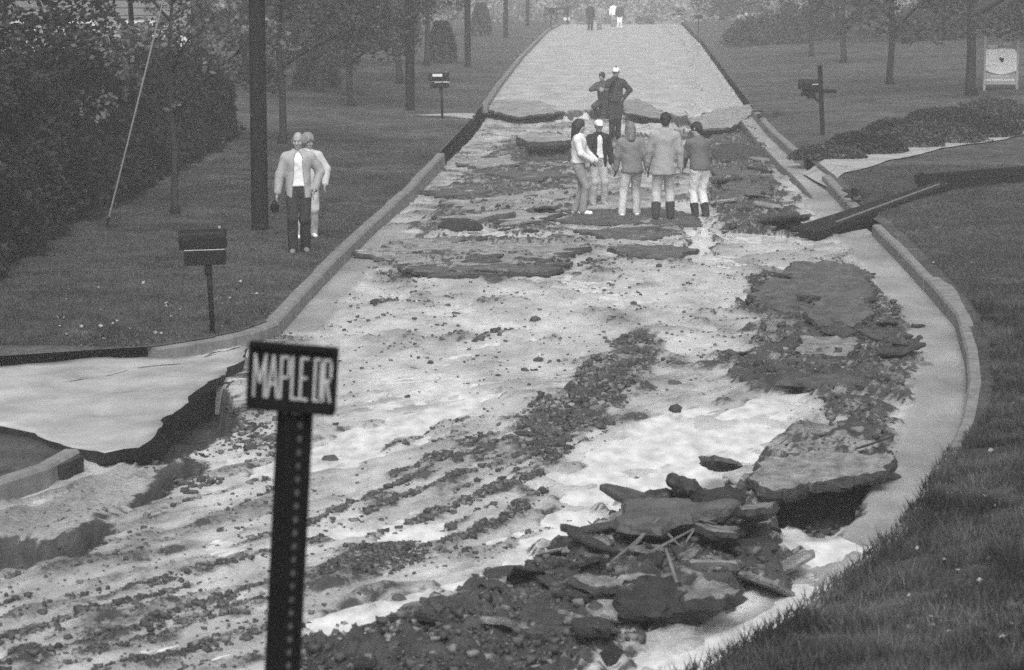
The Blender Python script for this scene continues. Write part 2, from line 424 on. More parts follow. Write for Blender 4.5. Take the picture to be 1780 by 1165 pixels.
def road_material():
    m = bpy.data.materials.new('washed_out_road'); m.use_nodes = True
    nt = m.node_tree; N = nt.nodes; L = nt.links; b = N['Principled BSDF']
    tc = N.new('ShaderNodeTexCoord')
    def attr(n): a = N.new('ShaderNodeAttribute'); a.attribute_name = n; return a.outputs['Fac']
    def noise(scale, det=6, vec=None, rough=.6):
        n = N.new('ShaderNodeTexNoise'); n.inputs['Scale'].default_value = scale; n.inputs['Detail'].default_value = det; n.inputs['Roughness'].default_value = rough
        L.new(vec or tc.outputs['Object'], n.inputs['Vector']); return n.outputs['Fac']
    def mr(s, a, b_, c, d):
        n = N.new('ShaderNodeMapRange'); L.new(s, n.inputs['Value'])
        for k, v in zip(('From Min', 'From Max', 'To Min', 'To Max'), (a, b_, c, d)): n.inputs[k].default_value = v
        return n.outputs[0]
    def ma(op, a, b_):
        n = N.new('ShaderNodeMath'); n.operation = op
        for i, s in enumerate((a, b_)):
            if isinstance(s, (int, float)): n.inputs[i].default_value = s
            else: L.new(s, n.inputs[i])
        return n.outputs[0]
    def mix(f, a, b_): # a*(1-f)+b*f
        return ma('ADD', ma('MULTIPLY', a, ma('SUBTRACT', 1.0, f)), ma('MULTIPLY', b_, f))
    mp = N.new('ShaderNodeMapping'); mp.inputs['Scale'].default_value = (1, .45, 1); L.new(tc.outputs['Object'], mp.inputs['Vector'])
    big = noise(1.1, 7, mp.outputs[0]); mid = noise(5, 6, mp.outputs[0]); fine = noise(26, 5); grit = noise(90, 3)
    silt = ma('MULTIPLY', mr(big, .3, .7, .26, .5), mr(mid, .25, .75, .72, 1.2))
    speck = mr(fine, .5, .66, 0, 1)
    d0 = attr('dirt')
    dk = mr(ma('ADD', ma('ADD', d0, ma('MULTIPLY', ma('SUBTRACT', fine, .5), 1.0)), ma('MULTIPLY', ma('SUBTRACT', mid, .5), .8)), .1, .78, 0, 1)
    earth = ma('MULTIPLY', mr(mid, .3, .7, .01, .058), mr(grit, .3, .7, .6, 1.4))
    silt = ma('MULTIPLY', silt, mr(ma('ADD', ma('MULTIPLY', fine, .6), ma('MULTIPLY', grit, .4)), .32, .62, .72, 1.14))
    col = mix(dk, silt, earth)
    cc = ma('MULTIPLY', mr(big, .3, .7, .11, .25), mr(fine, .3, .7, .85, 1.12))
    c_ = ma('MULTIPLY', attr('conc'), .75)
    col = mix(ma('MULTIPLY', c_, ma('SUBTRACT', 1.0, ma('MULTIPLY', dk, .5))), col, cc)
    L.new(col, b.inputs['Base Color'])
    w = attr('wet')
    L.new(mr(ma('SUBTRACT', w, ma('MULTIPLY', dk, .5)), 0, 1, .85, .3), b.inputs['Roughness'])
    b.inputs['Specular IOR Level'].default_value = .5
    bp = N.new('ShaderNodeBump'); bp.inputs['Distance'].default_value = .03
    L.new(mr(dk, 0, 1, .5, 1.0), bp.inputs['Strength'])
    L.new(ma('ADD', ma('MULTIPLY', fine, .7), ma('MULTIPLY', grit, .3)), bp.inputs['Height']); L.new(bp.outputs[0], b.inputs['Normal'])
    return m
tag(link('road', road_me, road_material()), kind='structure')

# silty flood water lying in the low places
def water_material():
    m = bpy.data.materials.new('silty_water'); m.use_nodes = True
    nt = m.node_tree; N = nt.nodes; L = nt.links; b = N['Principled BSDF']
    tc = N.new('ShaderNodeTexCoord'); mp = N.new('ShaderNodeMapping'); mp.inputs['Scale'].default_value = (3, 1.2, 1); L.new(tc.outputs['Object'], mp.inputs['Vector'])
    n = N.new('ShaderNodeTexNoise'); n.inputs['Scale'].default_value = 2.2; n.inputs['Detail'].default_value = 6; L.new(mp.outputs[0], n.inputs['Vector'])
    r = N.new('ShaderNodeMapRange'); L.new(n.outputs['Fac'], r.inputs['Value'])
    for k, v in zip(('From Min', 'From Max', 'To Min', 'To Max'), (.3, .7, .34, .66)): r.inputs[k].default_value = v
    L.new(r.outputs[0], b.inputs['Base Color']); b.inputs['Roughness'].default_value = .12; b.inputs['IOR'].default_value = 1.33
    bp = N.new('ShaderNodeBump'); bp.inputs['Strength'].default_value = .35; bp.inputs['Distance'].default_value = .03
    L.new(n.outputs['Fac'], bp.inputs['Height']); L.new(bp.outputs[0], b.inputs['Normal'])
    return m
st = 3
xw, yw = XG[::st, ::st], YG[::st, ::st]
keep = yw[:, 0] < 184
xw, yw = xw[keep], yw[keep]
zw = MG[::st, ::st][keep] - .034 + .004 * fbm(xw * 3, yw * 2, 2)
tag(link('water', npmesh('water', np.stack([xw, yw, zw], -1), quads(*xw.shape), True), water_material()), kind='structure')

# ------------------------------------------------------------------ lawns
TRENCH = [(1500, 398), (1540, 372), (1650, 346), (1790, 333), (1960, 322), (1960, 285), (1790, 304), (1600, 331), (1480, 372)]
TR = WL(TRENCH)
def lawn_right_z(x, y):
    x = np.asarray(x, float); y = np.asarray(y, float)
    t = np.maximum(x - road_right(y) - .15, 0)
    s = .14 * sstep(30, 19, y) + .012 + .035 * sstep(60, 85, y)
    z = .155 + s * np.minimum(t, 6 + 20 * sstep(60, 80, y)) + .02 * sstep(0, .6, t) + crest_z(y) + .05 * np.clip(t, 0, 1) * fbm(x * .5, y * .4, 3)
    k = sstep(-.12, .16, sdist(TR, x, y))
    return z - .45 * k
def drive_near(x):   # near edge of the left lawn = far edge of the left drive
    return np.interp(x, LE[:5, 0], LE[:5, 1]) + .1
def lawn_left_z(x, y):
    x = np.asarray(x, float); y = np.asarray(y, float)
    t = np.maximum(road_left(y) - x - .15, 0)
    return .155 + .02 * sstep(0, .6, t) + crest_z(y) + .012 * np.minimum(t, 8) + .05 * np.clip(t, 0, 1) * fbm(x * .5 + 9, y * .35, 3)
def strip(side):
    ys = [4.0 if side > 0 else 27.0]
    while ys[-1] < 500: ys.append(ys[-1] + max(.12, ys[-1] * .008))
    ys = np.array(ys); ts = [0.0]
    while ts[-1] < 160: ts.append(ts[-1] + max(.07, ts[-1] * .045))
    ts = np.array(ts)
    Y = np.repeat(ys[:, None], len(ts), 1)
    if side > 0:
        X = road_right(ys)[:, None] + .15 + ts[None, :]; Z = lawn_right_z(X, Y)
    else:
        X = np.maximum(road_left(ys), -3.3 + 0 * ys)[:, None] - .15 - ts[None, :]
        near = np.interp(X, LE[:6, 0][np.argsort(LE[:6, 0])], LE[:6, 1][np.argsort(LE[:6, 0])]) + .12
        Y = np.maximum(Y, near); Z = lawn_left_z(X, Y)
    F = quads(len(ys), len(ts))
    if side > 0: pass
    else: F = F[:, ::-1]
    V = np.stack([X, Y, Z], -1).reshape(-1, 3)
    a = V[F]; ar = np.linalg.norm(np.cross(a[:, 2] - a[:, 0], a[:, 3] - a[:, 1]), axis=1)
    bare = np.zeros(len(V))
    if side > 0: bare = sstep(-.2, .1, sdist(TR, V[:, 0], V[:, 1]))
    return npmesh('lawn', V, F[ar > 1e-4], True, dict(bare=bare))
def lawn_material():
    m = bpy.data.materials.new('mown_grass'); m.use_nodes = True
    nt = m.node_tree; N = nt.nodes; L = nt.links; b = N['Principled BSDF']; tc = N.new('ShaderNodeTexCoord')
    def noise(s, d=6):
        n = N.new('ShaderNodeTexNoise'); n.inputs['Scale'].default_value = s; n.inputs['Detail'].default_value = d; n.inputs['Roughness'].default_value = .65
        L.new(tc.outputs['Object'], n.inputs['Vector']); return n.outputs['Fac']
    def mr(s, a, b_, c, d):
        n = N.new('ShaderNodeMapRange'); L.new(s, n.inputs['Value'])
        for k, v in zip(('From Min', 'From Max', 'To Min', 'To Max'), (a, b_, c, d)): n.inputs[k].default_value = v
        return n.outputs[0]
    def ma(op, a, b_):
        n = N.new('ShaderNodeMath'); n.operation = op
        for i, s in enumerate((a, b_)):
            if isinstance(s, (int, float)): n.inputs[i].default_value = s
            else: L.new(s, n.inputs[i])
        return n.outputs[0]
    big, mid, fine = noise(.35), noise(2.2), noise(22)
    c = ma('MULTIPLY', ma('MULTIPLY', mr(big, .3, .7, .036, .085), mr(mid, .3, .7, .5, 1.5)), mr(fine, .25, .75, .55, 1.5))
    an = N.new('ShaderNodeAttribute'); an.attribute_name = 'bare'
    soil = mr(mid, .3, .7, .02, .05)
    c = ma('ADD', ma('MULTIPLY', c, ma('SUBTRACT', 1.0, an.outputs['Fac'])), ma('MULTIPLY', soil, an.outputs['Fac']))
    L.new(c, b.inputs['Base Color']); b.inputs['Roughness'].default_value = .9; b.inputs['Specular IOR Level'].default_value = .15
    bp = N.new('ShaderNodeBump'); bp.inputs['Strength'].default_value = .9; bp.inputs['Distance'].default_value = .05
    L.new(fine, bp.inputs['Height']); L.new(bp.outputs[0], b.inputs['Normal'])
    return m
MLAWN = lawn_material()
tag(link('lawn', strip(1), MLAWN), kind='structure')
tag(link('lawn', strip(-1), MLAWN), kind='structure')
gm = MB(); gm.add([(-2500, -300, -16), (2500, -300, -16), (2500, 4500, -16), (-2500, 4500, -16)], [(0, 1, 2, 3)])
tag(gm.build('ground', MLAWN), kind='structure')

def road_z(x, y):
    i = np.clip(np.searchsorted(ROWS, y) - 1, 0, len(ROWS) - 2)
    fy = (y - ROWS[i]) / (ROWS[i + 1] - ROWS[i])
    u = (x - XG[i, 0]) / (XG[i, -1] - XG[i, 0]) * (NC - 1)
    j = np.clip(np.floor(u).astype(int), 0, NC - 2); fx = np.clip(u - j, 0, 1)
    return (HG[i, j] * (1 - fx) + HG[i, j + 1] * fx) * (1 - fy) + (HG[i + 1, j] * (1 - fx) + HG[i + 1, j + 1] * fx) * fy
def ground_z(x, y):
    if x > road_right(y): return float(lawn_right_z(x, y))
    if x < road_left(y): return float(lawn_left_z(x, y))
    return float(road_z(np.float64(x), np.float64(y)))
def at(px, py):
    """the point of the ground seen at a photograph pixel"""
    z = 0.0
    for _ in range(8):
        x, y = G(px, py, z); z = .5 * z + .5 * ground_z(x, y)
    x, y = G(px, py, z)
    return Vector((x, y, ground_z(x, y)))

# ------------------------------------------------------------------ kerbs in cast sections
def kerb(line, side, z0=-.12, top=.165, w=.18, seclen=2.4, lowfrom=None, group=None):
    P = np.array(line); s = np.concatenate([[0], np.cumsum(np.hypot(*np.diff(P, axis=0).T))])
    root = empty('kerb', (0, 0, 0)); root['kind'] = 'structure'
    n = max(1, int(s[-1] / seclen)); k = s[-1] / n
    for i in range(n):
        a, b = i * k + .008, (i + 1) * k - .008
        ss = np.linspace(a, b, 7); xs = np.interp(ss, s, P[:, 0]); ys = np.interp(ss, s, P[:, 1])
        dx, dy = np.gradient(xs), np.gradient(ys); l = np.hypot(dx, dy); nx, ny = side * dy / l, -side * dx / l
        j = random.uniform(-.008, .008); jz = random.uniform(-.01, .008)
        prof = [(0 + j, z0), (.015 + j, top - .03 + jz), (.04 + j, top + jz), (w + j, top + jz), (w + j, z0)]
        V = [(xs[q] + nx[q] * o, ys[q] + ny[q] * o, zz + float(crest_z(ys[q]))) for q in range(7) for o, zz in prof]
        F = [(q * 5 + e, q * 5 + e + 1, q * 5 + e + 6, q * 5 + e + 5) for q in range(6) for e in range(4)]
        F += [(0, 1, 2, 3, 4), tuple(30 + e for e in (4, 3, 2, 1, 0))]
        if side > 0: F = [f[::-1] for f in F]
        mb = MB(); mb.add(V, F); mb.build('kerb_section', M['kerb'], root)
    return root
lx = WL(left_px[1:13])[::-1]
kerb([p for p in lx if p[1] < 69.5], -1)
kerb([p for p in lx if p[1] > 73], -1, seclen=3)
kerb(WL([(487, 580), (455, 594), (420, 602), (380, 610), (330, 618), (275, 627)]), 1, top=.15)
kerb(WL(right_px[11:25])[::-1], 1, w=.28, top=.152)
kerb(WL([(1490, 386), (1465, 360), (1428, 318)]), 1)
kerb(WL([(1385, 282), (1340, 240), (1305, 200)]), 1)

# ------------------------------------------------------------------ left drive: an undermined slab of pavement
def sheet(name, px, z, step, th, mt, wav=.0, skirt_mat=None, zfun=None):
    """a ragged-edged slab clipped to an outline, with real thickness"""
    P = np.array(WL(px)); out = []
    for (ax, ay), (bx, by) in zip(P, np.roll(P, -1, 0)):
        n = max(1, int(math.hypot(bx - ax, by - ay) / step))
        for k in range(n):
            out.append((ax + (bx - ax) * k / n, ay + (by - ay) * k / n))
    out = np.array(out)
    c = out.mean(0); nr = 9; V = []; n = len(out)
    jit = np.stack([fbm(out[:, 0] * 3, out[:, 1] * 3, 3), fbm(out[:, 0] * 3 + 50, out[:, 1] * 3, 3)], -1) * step * .35
    out = out + jit
    zf = zfun or (lambda x, y: np.zeros_like(x))
    for k in range(nr):
        f = 1 - k / nr
        q = c + (out - c) * f
        zz = z + wav * fbm(q[:, 0] * .8, q[:, 1] * .8, 3) + zf(q[:, 0], q[:, 1])
        V += [(a, b, d) for (a, b), d in zip(q, zz)]
    V.append((c[0], c[1], z + float(zf(c[:1] * 1.0, c[1:] * 1.0)[0]) if zfun else z))
    F = []
    for k in range(nr - 1):
        for i in range(n):
            j = (i + 1) % n; F.append((k * n + i, k * n + j, k * n + n + j, k * n + n + i))
    F += [((nr - 1) * n + i, (nr - 1) * n + (i + 1) % n, nr * n) for i in range(n)]
    b0 = len(V)
    V += [(a + (c[0] - a) * .015, b + (c[1] - b) * .015, V[i][2] - th * (1 + .25 * random.random())) for i, (a, b) in enumerate(out)]
    F += [(i, b0 + i, b0 + (i + 1) % n, (i + 1) % n) for i in range(n)]
    F.append(tuple(b0 + i for i in range(n)))
    mb = MB(); mb.add(V, F)
    o = mb.build(name, mt)
    o.data.materials.append(skirt_mat or M['soil'])
    ns = (nr - 1) * n + n
    for p in o.data.polygons:
        if p.index >= ns: p.material_index = 1
        else: p.use_smooth = True
    o.data.update()
    a2 = sum((out[i][0] * out[(i + 1) % n][1] - out[(i + 1) % n][0] * out[i][1]) for i in range(n))
    if a2 < 0: o.data.flip_normals()
    return o
DRIVE = [(-420, 662), (0, 651), (275, 632), (395, 625), (428, 612), (424, 640), (400, 652), (385, 672), (345, 697), (312, 727), (287, 747), (270, 776), (238, 797), (182, 808),
         (112, 786), (58, 768), (0, 756), (-420, 720)]
o = sheet('driveway', DRIVE, .09, .14, .1, M['concrete'], .05)
tag(o, kind='structure')
# soil mass the slab still lies on, set back from its broken lip
o = sheet('subsoil', [(-420, 668), (0, 656), (300, 640), (385, 640), (372, 664), (325, 694), (290, 726), (255, 768), (170, 798), (100, 778), (0, 752), (-420, 716)], -.015, .14, .6, M['soil'], .0)
tag(o, kind='structure')
# grassy corner beside the drive, with its kerb
ISL = [(-420, 735), (0, 772), (60, 782), (118, 800), (140, 812), (120, 824), (60, 840), (0, 862), (-420, 985)]
o = sheet('verge', ISL, .10, .14, .5, MLAWN, .03); tag(o, kind='structure')
kerb(WL([(142, 806), (138, 818), (118, 827), (60, 845), (0, 866), (-200, 930), (-420, 995)]), 1, top=.13, z0=-.3, w=.15)
# right-hand drive, its apron and the small apron on the left
dz = lambda x, y: lawn_right_z(x, y)
def ribbon(name, near, far, zf, lift, mt, n=30, m=7):
    a, b = (np.array([G(q[0], q[1], .24) for q in P]) for P in (near, far))
    def rs(P):
        t = np.concatenate([[0], np.cumsum(np.hypot(*np.diff(P, axis=0).T))]); u = np.linspace(0, t[-1], n); return np.stack([np.interp(u, t, P[:, 0]), np.interp(u, t, P[:, 1])], 1)
    A, B = rs(a), rs(b); w = np.linspace(0, 1, m)[None, :, None]; Q = A[:, None] * (1 - w) + B[:, None] * w
    Z = zf(Q[..., 0], Q[..., 1]) + lift
    return link(name, npmesh(name, np.concatenate([Q, Z[..., None]], -1), quads(n, m)[:, ::-1], True), mt)
o = ribbon('driveway', [(1441, 310), (1470, 296), (1560, 275), (1650, 256), (1790, 236)], [(1396, 283), (1450, 270), (1540, 252), (1640, 238), (1790, 219)],
           lambda x, y: np.where(x > road_right(y) + .3, lawn_right_z(x, y), -.02 + .17 * sstep(-.2, .4, x - road_right(y))), .03, M['concrete'])
tag(o, kind='structure')
o = sheet('driveway', [(700, 214), (790, 208), (826, 207), (822, 217), (800, 217), (770, 214)], .02, .3, .1, M['concrete'], 0, zfun=lambda x, y: lawn_left_z(x, y) * 1.0)
tag(o, kind='structure')
# ------------------------------------------------------------------ broken asphalt slabs and stones
def slab_mesh(name, outline, th, rough=.008):
    """a broken plate: ragged outline, crisp upright broken edge in two courses, flat gritty top (origin at its underside)"""
    n = len(outline); V = []; F = []
    cx = sum(p[0] for p in outline) / n; cy = sum(p[1] for p in outline) / n
    for f, z, jz, jr in ((.6, th, rough, .05), (1.0, th * .98, rough * .6, 0), (1.03, th * .5, th * .12, .04), (.96, 0, 0, .03)):
        for x, y in outline:
            j = 1 + random.uniform(-jr, jr)
            V.append((cx + (x - cx) * f * j, cy + (y - cy) * f * j, z + random.uniform(-jz, jz)))
    V.append((cx, cy, th + random.uniform(-rough, rough))); V.append((cx, cy, 0))
    for k in range(3):
        for i in range(n):
            j = (i + 1) % n; F.append((k * n + i, k * n + n + i, k * n + n + j, k * n + j))
    F += [(i, (i + 1) % n, 4 * n) for i in range(n)] + [(3 * n + (i + 1) % n, 3 * n + i, 4 * n + 1) for i in range(n)]
    mb = MB(); mb.add(V, F); return mb.mesh(name)
def blob_outline(n=9, asp=.7, jag=.28):
    a0 = random.random() * 6.28
    return [(math.cos(a0 + 6.283 * (k + random.uniform(-.3, .3)) / n) * random.uniform(1 - jag, 1) * .5, math.sin(a0 + 6.283 * (k + random.uniform(-.3, .3)) / n) * random.uniform(1 - jag, 1) * .5 * asp) for k in range(n)]
def stone_mesh(name, flat=.7):
    import bmesh
    bm = bmesh.new(); bmesh.ops.create_icosphere(bm, subdivisions=1, radius=.5)
    pl = [(Vector((random.gauss(0, 1), random.gauss(0, 1), random.gauss(0, .8))).normalized(), random.uniform(.3, .46)) for _ in range(7)]
    for v in bm.verts:
        v.co *= random.uniform(.88, 1.12)
        for nn, dd in pl:
            e = v.co.dot(nn) - dd
            if e > 0: v.co -= nn * e
        v.co.z = v.co.z * flat + .5 * flat * .75
    me = bpy.data.meshes.new(name); bm.to_mesh(me); bm.free(); return me
SLABS = [slab_mesh('asphalt_slab', blob_outline(random.choice((9, 10, 11, 12)), random.uniform(.45, .9), .42), random.uniform(.06, .13), .01) for _ in range(22)]
STONES = [stone_mesh('stone', random.uniform(.5, .85)) for _ in range(14)]
for me in SLABS: me.materials.append(M['asphalt'])
for me in STONES: me.materials.append(M['stone'])

def put_slab(p, size, rz=None, tilt=8, sink=.02, label=None, group=None, mt=None, asp=None, th=1.0, me=None, tdir=None):
    o = bpy.data.objects.new('asphalt_slab', me or random.choice(SLABS))
    sx = size; sy = size * (asp or 1)
    o.scale = (sx, sy, size * th)
    td = tdir if tdir is not None else random.random() * 6.28
    q = Euler((R(tilt) * math.cos(td), R(tilt) * math.sin(td), 0)).to_matrix() @ Matrix.Rotation(random.random() * 6.28 if rz is None else rz, 3, 'Z')
    o.rotation_euler = q.to_euler()
    o.location = (p[0], p[1], p[2] - sink + abs(math.sin(R(tilt))) * size * .22)
    COL.objects.link(o)
    if mt:
        o.material_slots[0].link = 'OBJECT'; o.material_slots[0].material = mt
    return tag(o, label, 'asphalt slab', group)
def put_stone(p, size, label=None, group=None, rz=None, asp=1.0, zs=1.0, name='stone', mt=None):
    o = bpy.data.objects.new(name, random.choice(STONES)); o.scale = (size, size * asp, size * zs)
    o.rotation_euler = (random.uniform(-.25, .25), random.uniform(-.25, .25), random.random() * 6.28 if rz is None else rz)
    o.location = (p[0], p[1], p[2] - size * .12); COL.objects.link(o)
    if mt:
        o.material_slots[0].link = 'OBJECT'; o.material_slots[0].material = mt
    return tag(o, label, 'stone', group)

# ---- single slabs that stand out, outlined where they lie
def plate_mesh(name, out, th, rough, seed):
    """a large ragged plate of pavement: flat gritty top, crumbled vertical edge"""
    out = np.array(out); c = out.mean(0); n = len(out); d = out - c; r = np.hypot(d[:, 0], d[:, 1]); u = d / r[:, None]
    V = []; rings = ((.75, 0), (.5, 0), (.25, 0), (.08, 0), (.018, 0), (0, .16), (-.012, .5), (.01, .82), (.05, 1.0))
    for k, (ins, dep) in enumerate(rings):
        rr = r * (1 - ins) if k < 4 else r - ins * (1 + (np.abs(RNG.normal(0, .6, n)) if k > 4 else 0)) + (RNG.normal(0, .008, n) if k > 4 else 0)
        q = c + u * rr[:, None]
        z = th * (1 - dep) + rough * (1.6 * fbm(q[:, 0] * 2.2 + seed, q[:, 1] * 2.2, 3) + .5 * RNG.normal(0, 1, n) * (k > 1)) * (1 - dep * .7)
        V += [(q[i][0], q[i][1], z[i]) for i in range(n)]
    V += [(c[0], c[1], th), (c[0], c[1], 0)]; F = []; K = len(rings)
    for k in range(K - 1):
        for i in range(n): F.append((k * n + i, k * n + n + i, k * n + n + (i + 1) % n, k * n + (i + 1) % n))
    nt = 4 * n
    F += [(i, (i + 1) % n, K * n) for i in range(n)] + [((K - 1) * n + (i + 1) % n, (K - 1) * n + i, K * n + 1) for i in range(n)]
    mb = MB(); mb.add(V, F); me = mb.mesh(name)
    mi = np.zeros(len(F), np.int32); mi[nt:(K - 1) * n] = 1; mi[K * n:] = 1; me.polygons.foreach_set('material_index', mi)
    sm = np.zeros(len(F), bool); sm[:3 * n] = True; me.polygons.foreach_set('use_smooth', sm)
    return me
def big_slab(px, z, th, label, tilt=(0, 0), mt=None, rough=.012, name='asphalt_slab', rel=False):
    if rel:                                                           # a sheet bedded in the washed-out road: it lies on the ground found there
        w_ = WL(px); c_ = (sum(p[0] for p in w_) / len(w_), sum(p[1] for p in w_) / len(w_))
        zz_ = sorted(float(road_z(np.float64(c_[0] + (p[0] - c_[0]) * .8), np.float64(c_[1] + (p[1] - c_[1]) * .8))) for p in w_)
        z = zz_[len(zz_) // 2] + z
    P = [G(a, b, z) for a, b in px]; cx = sum(p[0] for p in P) / len(P); cy = sum(p[1] for p in P) / len(P)
    out = []; far = math.hypot(cx, cy)
    step = .055 * max(1, far / 26)
    for (ax, ay), (bx, by) in zip(P, P[1:] + P[:1]):
        n = max(1, int(math.hypot(bx - ax, by - ay) / step))
        for k in range(n): out.append((ax + (bx - ax) * k / n - cx, ay + (by - ay) * k / n - cy))
    if sum(out[i][0] * out[(i + 1) % len(out)][1] - out[(i + 1) % len(out)][0] * out[i][1] for i in range(len(out))) < 0: out = out[::-1]
    q = np.array(out); rr = np.hypot(q[:, 0], q[:, 1]); amp = min(.16, .2 * rr.mean()); sd_ = cx * 7 + cy * 3
    f = 1 + (amp * fbm(q[:, 0] * 2.6 + sd_, q[:, 1] * 2.6, 4, .65) + RNG.normal(0, .012, len(q))) / np.maximum(rr, .1)
    if rel: f = f + .32 * fbm(q[:, 0] * .9 + sd_, q[:, 1] * .9, 3, .6)
    q = q * np.clip(f, .45, 1.35)[:, None]
    me = plate_mesh(name, q, th, rough, sd_); me.materials.append(mt or M['asphalt']); me.materials.append(M['asphalt'])
    o = link(name, me, None, None, (cx, cy, z - th), (R(tilt[0]), R(tilt[1]), 0))
    return tag(o, label, 'asphalt slab')
big_slab([(1072, 880), (1090, 872), (1165, 868), (1195, 876), (1272, 880), (1258, 888), (1190, 897), (1150, 910), (1100, 908), (1075, 900)], .26, .12, 'long flat dark slab with a blunt front end, largest plate on top of the debris heap', (3, -2), M['sheet'])
big_slab([(1222, 795), (1240, 785), (1268, 786), (1282, 800), (1278, 812), (1240, 818), (1224, 808)], .2, .08, 'pale muddy plate tipped up in the white current above the debris heap', (-14, 4), M['pale_slab'])
big_slab([(1160, 822), (1172, 818), (1200, 830), (1212, 842), (1196, 848), (1162, 838)], .2, .1, 'small dark wedge-shaped slab at the upper left of the debris heap beside the current', (-6, 10))
big_slab([(1205, 846), (1260, 842), (1300, 858), (1295, 870), (1235, 866)], .2, .1, 'dark slab lying behind the largest long flat plate of the debris heap', (-5, -6))
big_slab([(1285, 872), (1310, 856), (1345, 868), (1355, 885), (1330, 905), (1290, 898)], .3, .1, 'grey rounded plate leaning at the right end of the long flat dark slab', (-10, -6), M['pale_slab'])
big_slab([(1312, 822), (1330, 806), (1400, 788), (1480, 793), (1552, 790), (1535, 815), (1480, 828), (1420, 832), (1360, 846), (1322, 842)], .17, .13, 'wide ledge of pavement overhanging a black washed-out hollow beside the right gutter', (3, 0), M['pale_slab'], .02)
big_slab([(1060, 1030), (1075, 1018), (1140, 1014), (1190, 1022), (1185, 1042), (1150, 1052), (1080, 1054)], .16, .09, 'thick dark block of pavement at the foot of the debris heap above the gutter stream', (6, 3), None, .03)
big_slab([(1175, 1018), (1220, 1008), (1275, 1012), (1292, 1028), (1240, 1040), (1190, 1036)], .18, .12, 'ragged muddy plate right of the thick block at the foot of the debris heap', (5, -5), M['pale_slab'], .03)
big_slab([(1000, 1012), (1040, 1000), (1110, 998), (1160, 1004), (1100, 1016), (1030, 1022)], .2, .08, 'muddy plate lying behind the thick block at the foot of the debris heap', (4, 4), M['pale_slab'], .02)
big_slab([(1000, 958), (1020, 940), (1058, 948), (1066, 968), (1040, 985), (1008, 978)], .2, .14, 'rounded grey lump of asphalt at the left end of the stick-strewn heap', (-8, 6), M['pale_slab'])
big_slab([(1210, 905), (1250, 898), (1290, 915), (1280, 940), (1225, 938)], .2, .08, 'mud-streaked pale plate just below the long flat dark slab', (-9, 3), M['pale_slab'])
big_slab([(1280, 930), (1330, 922), (1350, 950), (1320, 962), (1285, 955)], .14, .1, 'dark plate at the edge of the heap next to the white cascade', (-6, -8))
big_slab([(1170, 965), (1230, 958), (1290, 968), (1280, 990), (1200, 992)], .15, .09, 'pale tilted plate above the undercut pavement block', (-8, 2), M['pale_slab'])
big_slab([(1365, 470), (1395, 460), (1480, 464), (1512, 474), (1495, 494), (1420, 498), (1372, 488)], .12, .07, 'topmost broad dark sheet of the lifted asphalt on the right of the road', (3, 2), M['sheet'])
big_slab([(1318, 500), (1345, 486), (1420, 490), (1500, 496), (1520, 512), (1470, 532), (1390, 534), (1310, 528)], .09, .08, 'widest lifted asphalt sheet with a small puddle on it, right of the road', (2, -2), M['sheet'])
big_slab([(1400, 540), (1440, 528), (1500, 532), (1520, 545), (1480, 560), (1420, 558)], .1, .07, 'buckled dark sheet just below the widest lifted asphalt sheet', (5, 0), M['sheet'])
big_slab([(1382, 598), (1400, 588), (1450, 586), (1500, 596), (1470, 612), (1400, 612)], .08, .08, 'flat worn sheet with a pale rim in the middle of the right-hand rubble field', (4, 1), M['pale_slab'])
big_slab([(1545, 585), (1580, 578), (1600, 592), (1575, 604), (1548, 600)], .12, .1, 'dark broken block nearest the right kerb where the kerb begins to bend', (-8, 8))
big_slab([(1350, 662), (1420, 650), (1510, 652), (1490, 662), (1420, 668)], .05, .07, 'dark thin-edged sheet lying across the lower part of the right-hand rubble field', (4, 0))
big_slab([(1300, 487), (1318, 484), (1350, 488), (1330, 492)], .06, .06, 'dark tongue of asphalt sticking out left from the lifted sheets', (0, 3))
big_slab([(1330, 372), (1360, 364), (1398, 374), (1404, 386), (1360, 392), (1330, 386)], .12, .09, 'dark jumbled plate at the lower end of the fallen beam', (-8, -6))
big_slab([(1235, 298), (1280, 288), (1330, 300), (1322, 312), (1250, 314)], .05, .09, 'flat dark sheet behind the man in the hooded jacket, nearest the pale gutter', (1, 1), M['sheet'], .012, rel=True)
big_slab([(1240, 330), (1290, 316), (1340, 326), (1330, 342), (1262, 346)], .06, .1, 'rough dark sheet right of the white trousers of the hooded man', (1.5, -1.5), M['sheet'], .012, rel=True)
big_slab([(1236, 262), (1290, 256), (1325, 264), (1300, 274), (1245, 274)], -.06, .08, 'small flat sheet behind the shoulder of the hooded man', (4, 2))
big_slab([(1195, 208), (1250, 192), (1308, 186), (1312, 196), (1270, 216), (1215, 220)], .02, .1, 'grey tipped plate at the right end of the broken pavement edge', (1.5, 2), M['pale_slab'])
big_slab([(862, 176), (940, 178), (985, 192), (900, 200), (848, 190)], .0, .09, 'muddy tongue of pavement sinking from the broken edge by the left kerb', (.8, 0), M['mud'])
big_slab([(1082, 182), (1110, 178), (1165, 196), (1150, 200), (1085, 194)], .05, .06, 'thin grey wedge of pavement tilted up right of the officer in the white cap', (2, 2), M['pale_slab'])
big_slab([(900, 236), (960, 232), (992, 238), (992, 244), (918, 247)], .0, .24, 'square-edged pavement block behind the woman with the long dark hair', (0, 0), M['mud'])
big_slab([(640, 432), (720, 420), (860, 420), (1000, 424), (1005, 442), (900, 455), (760, 462), (690, 468)], .035, .1, 'wide low sheet of worn pavement lying across the road below the white puddle', (.4, 0), M['pale_slab'], .012, rel=True)
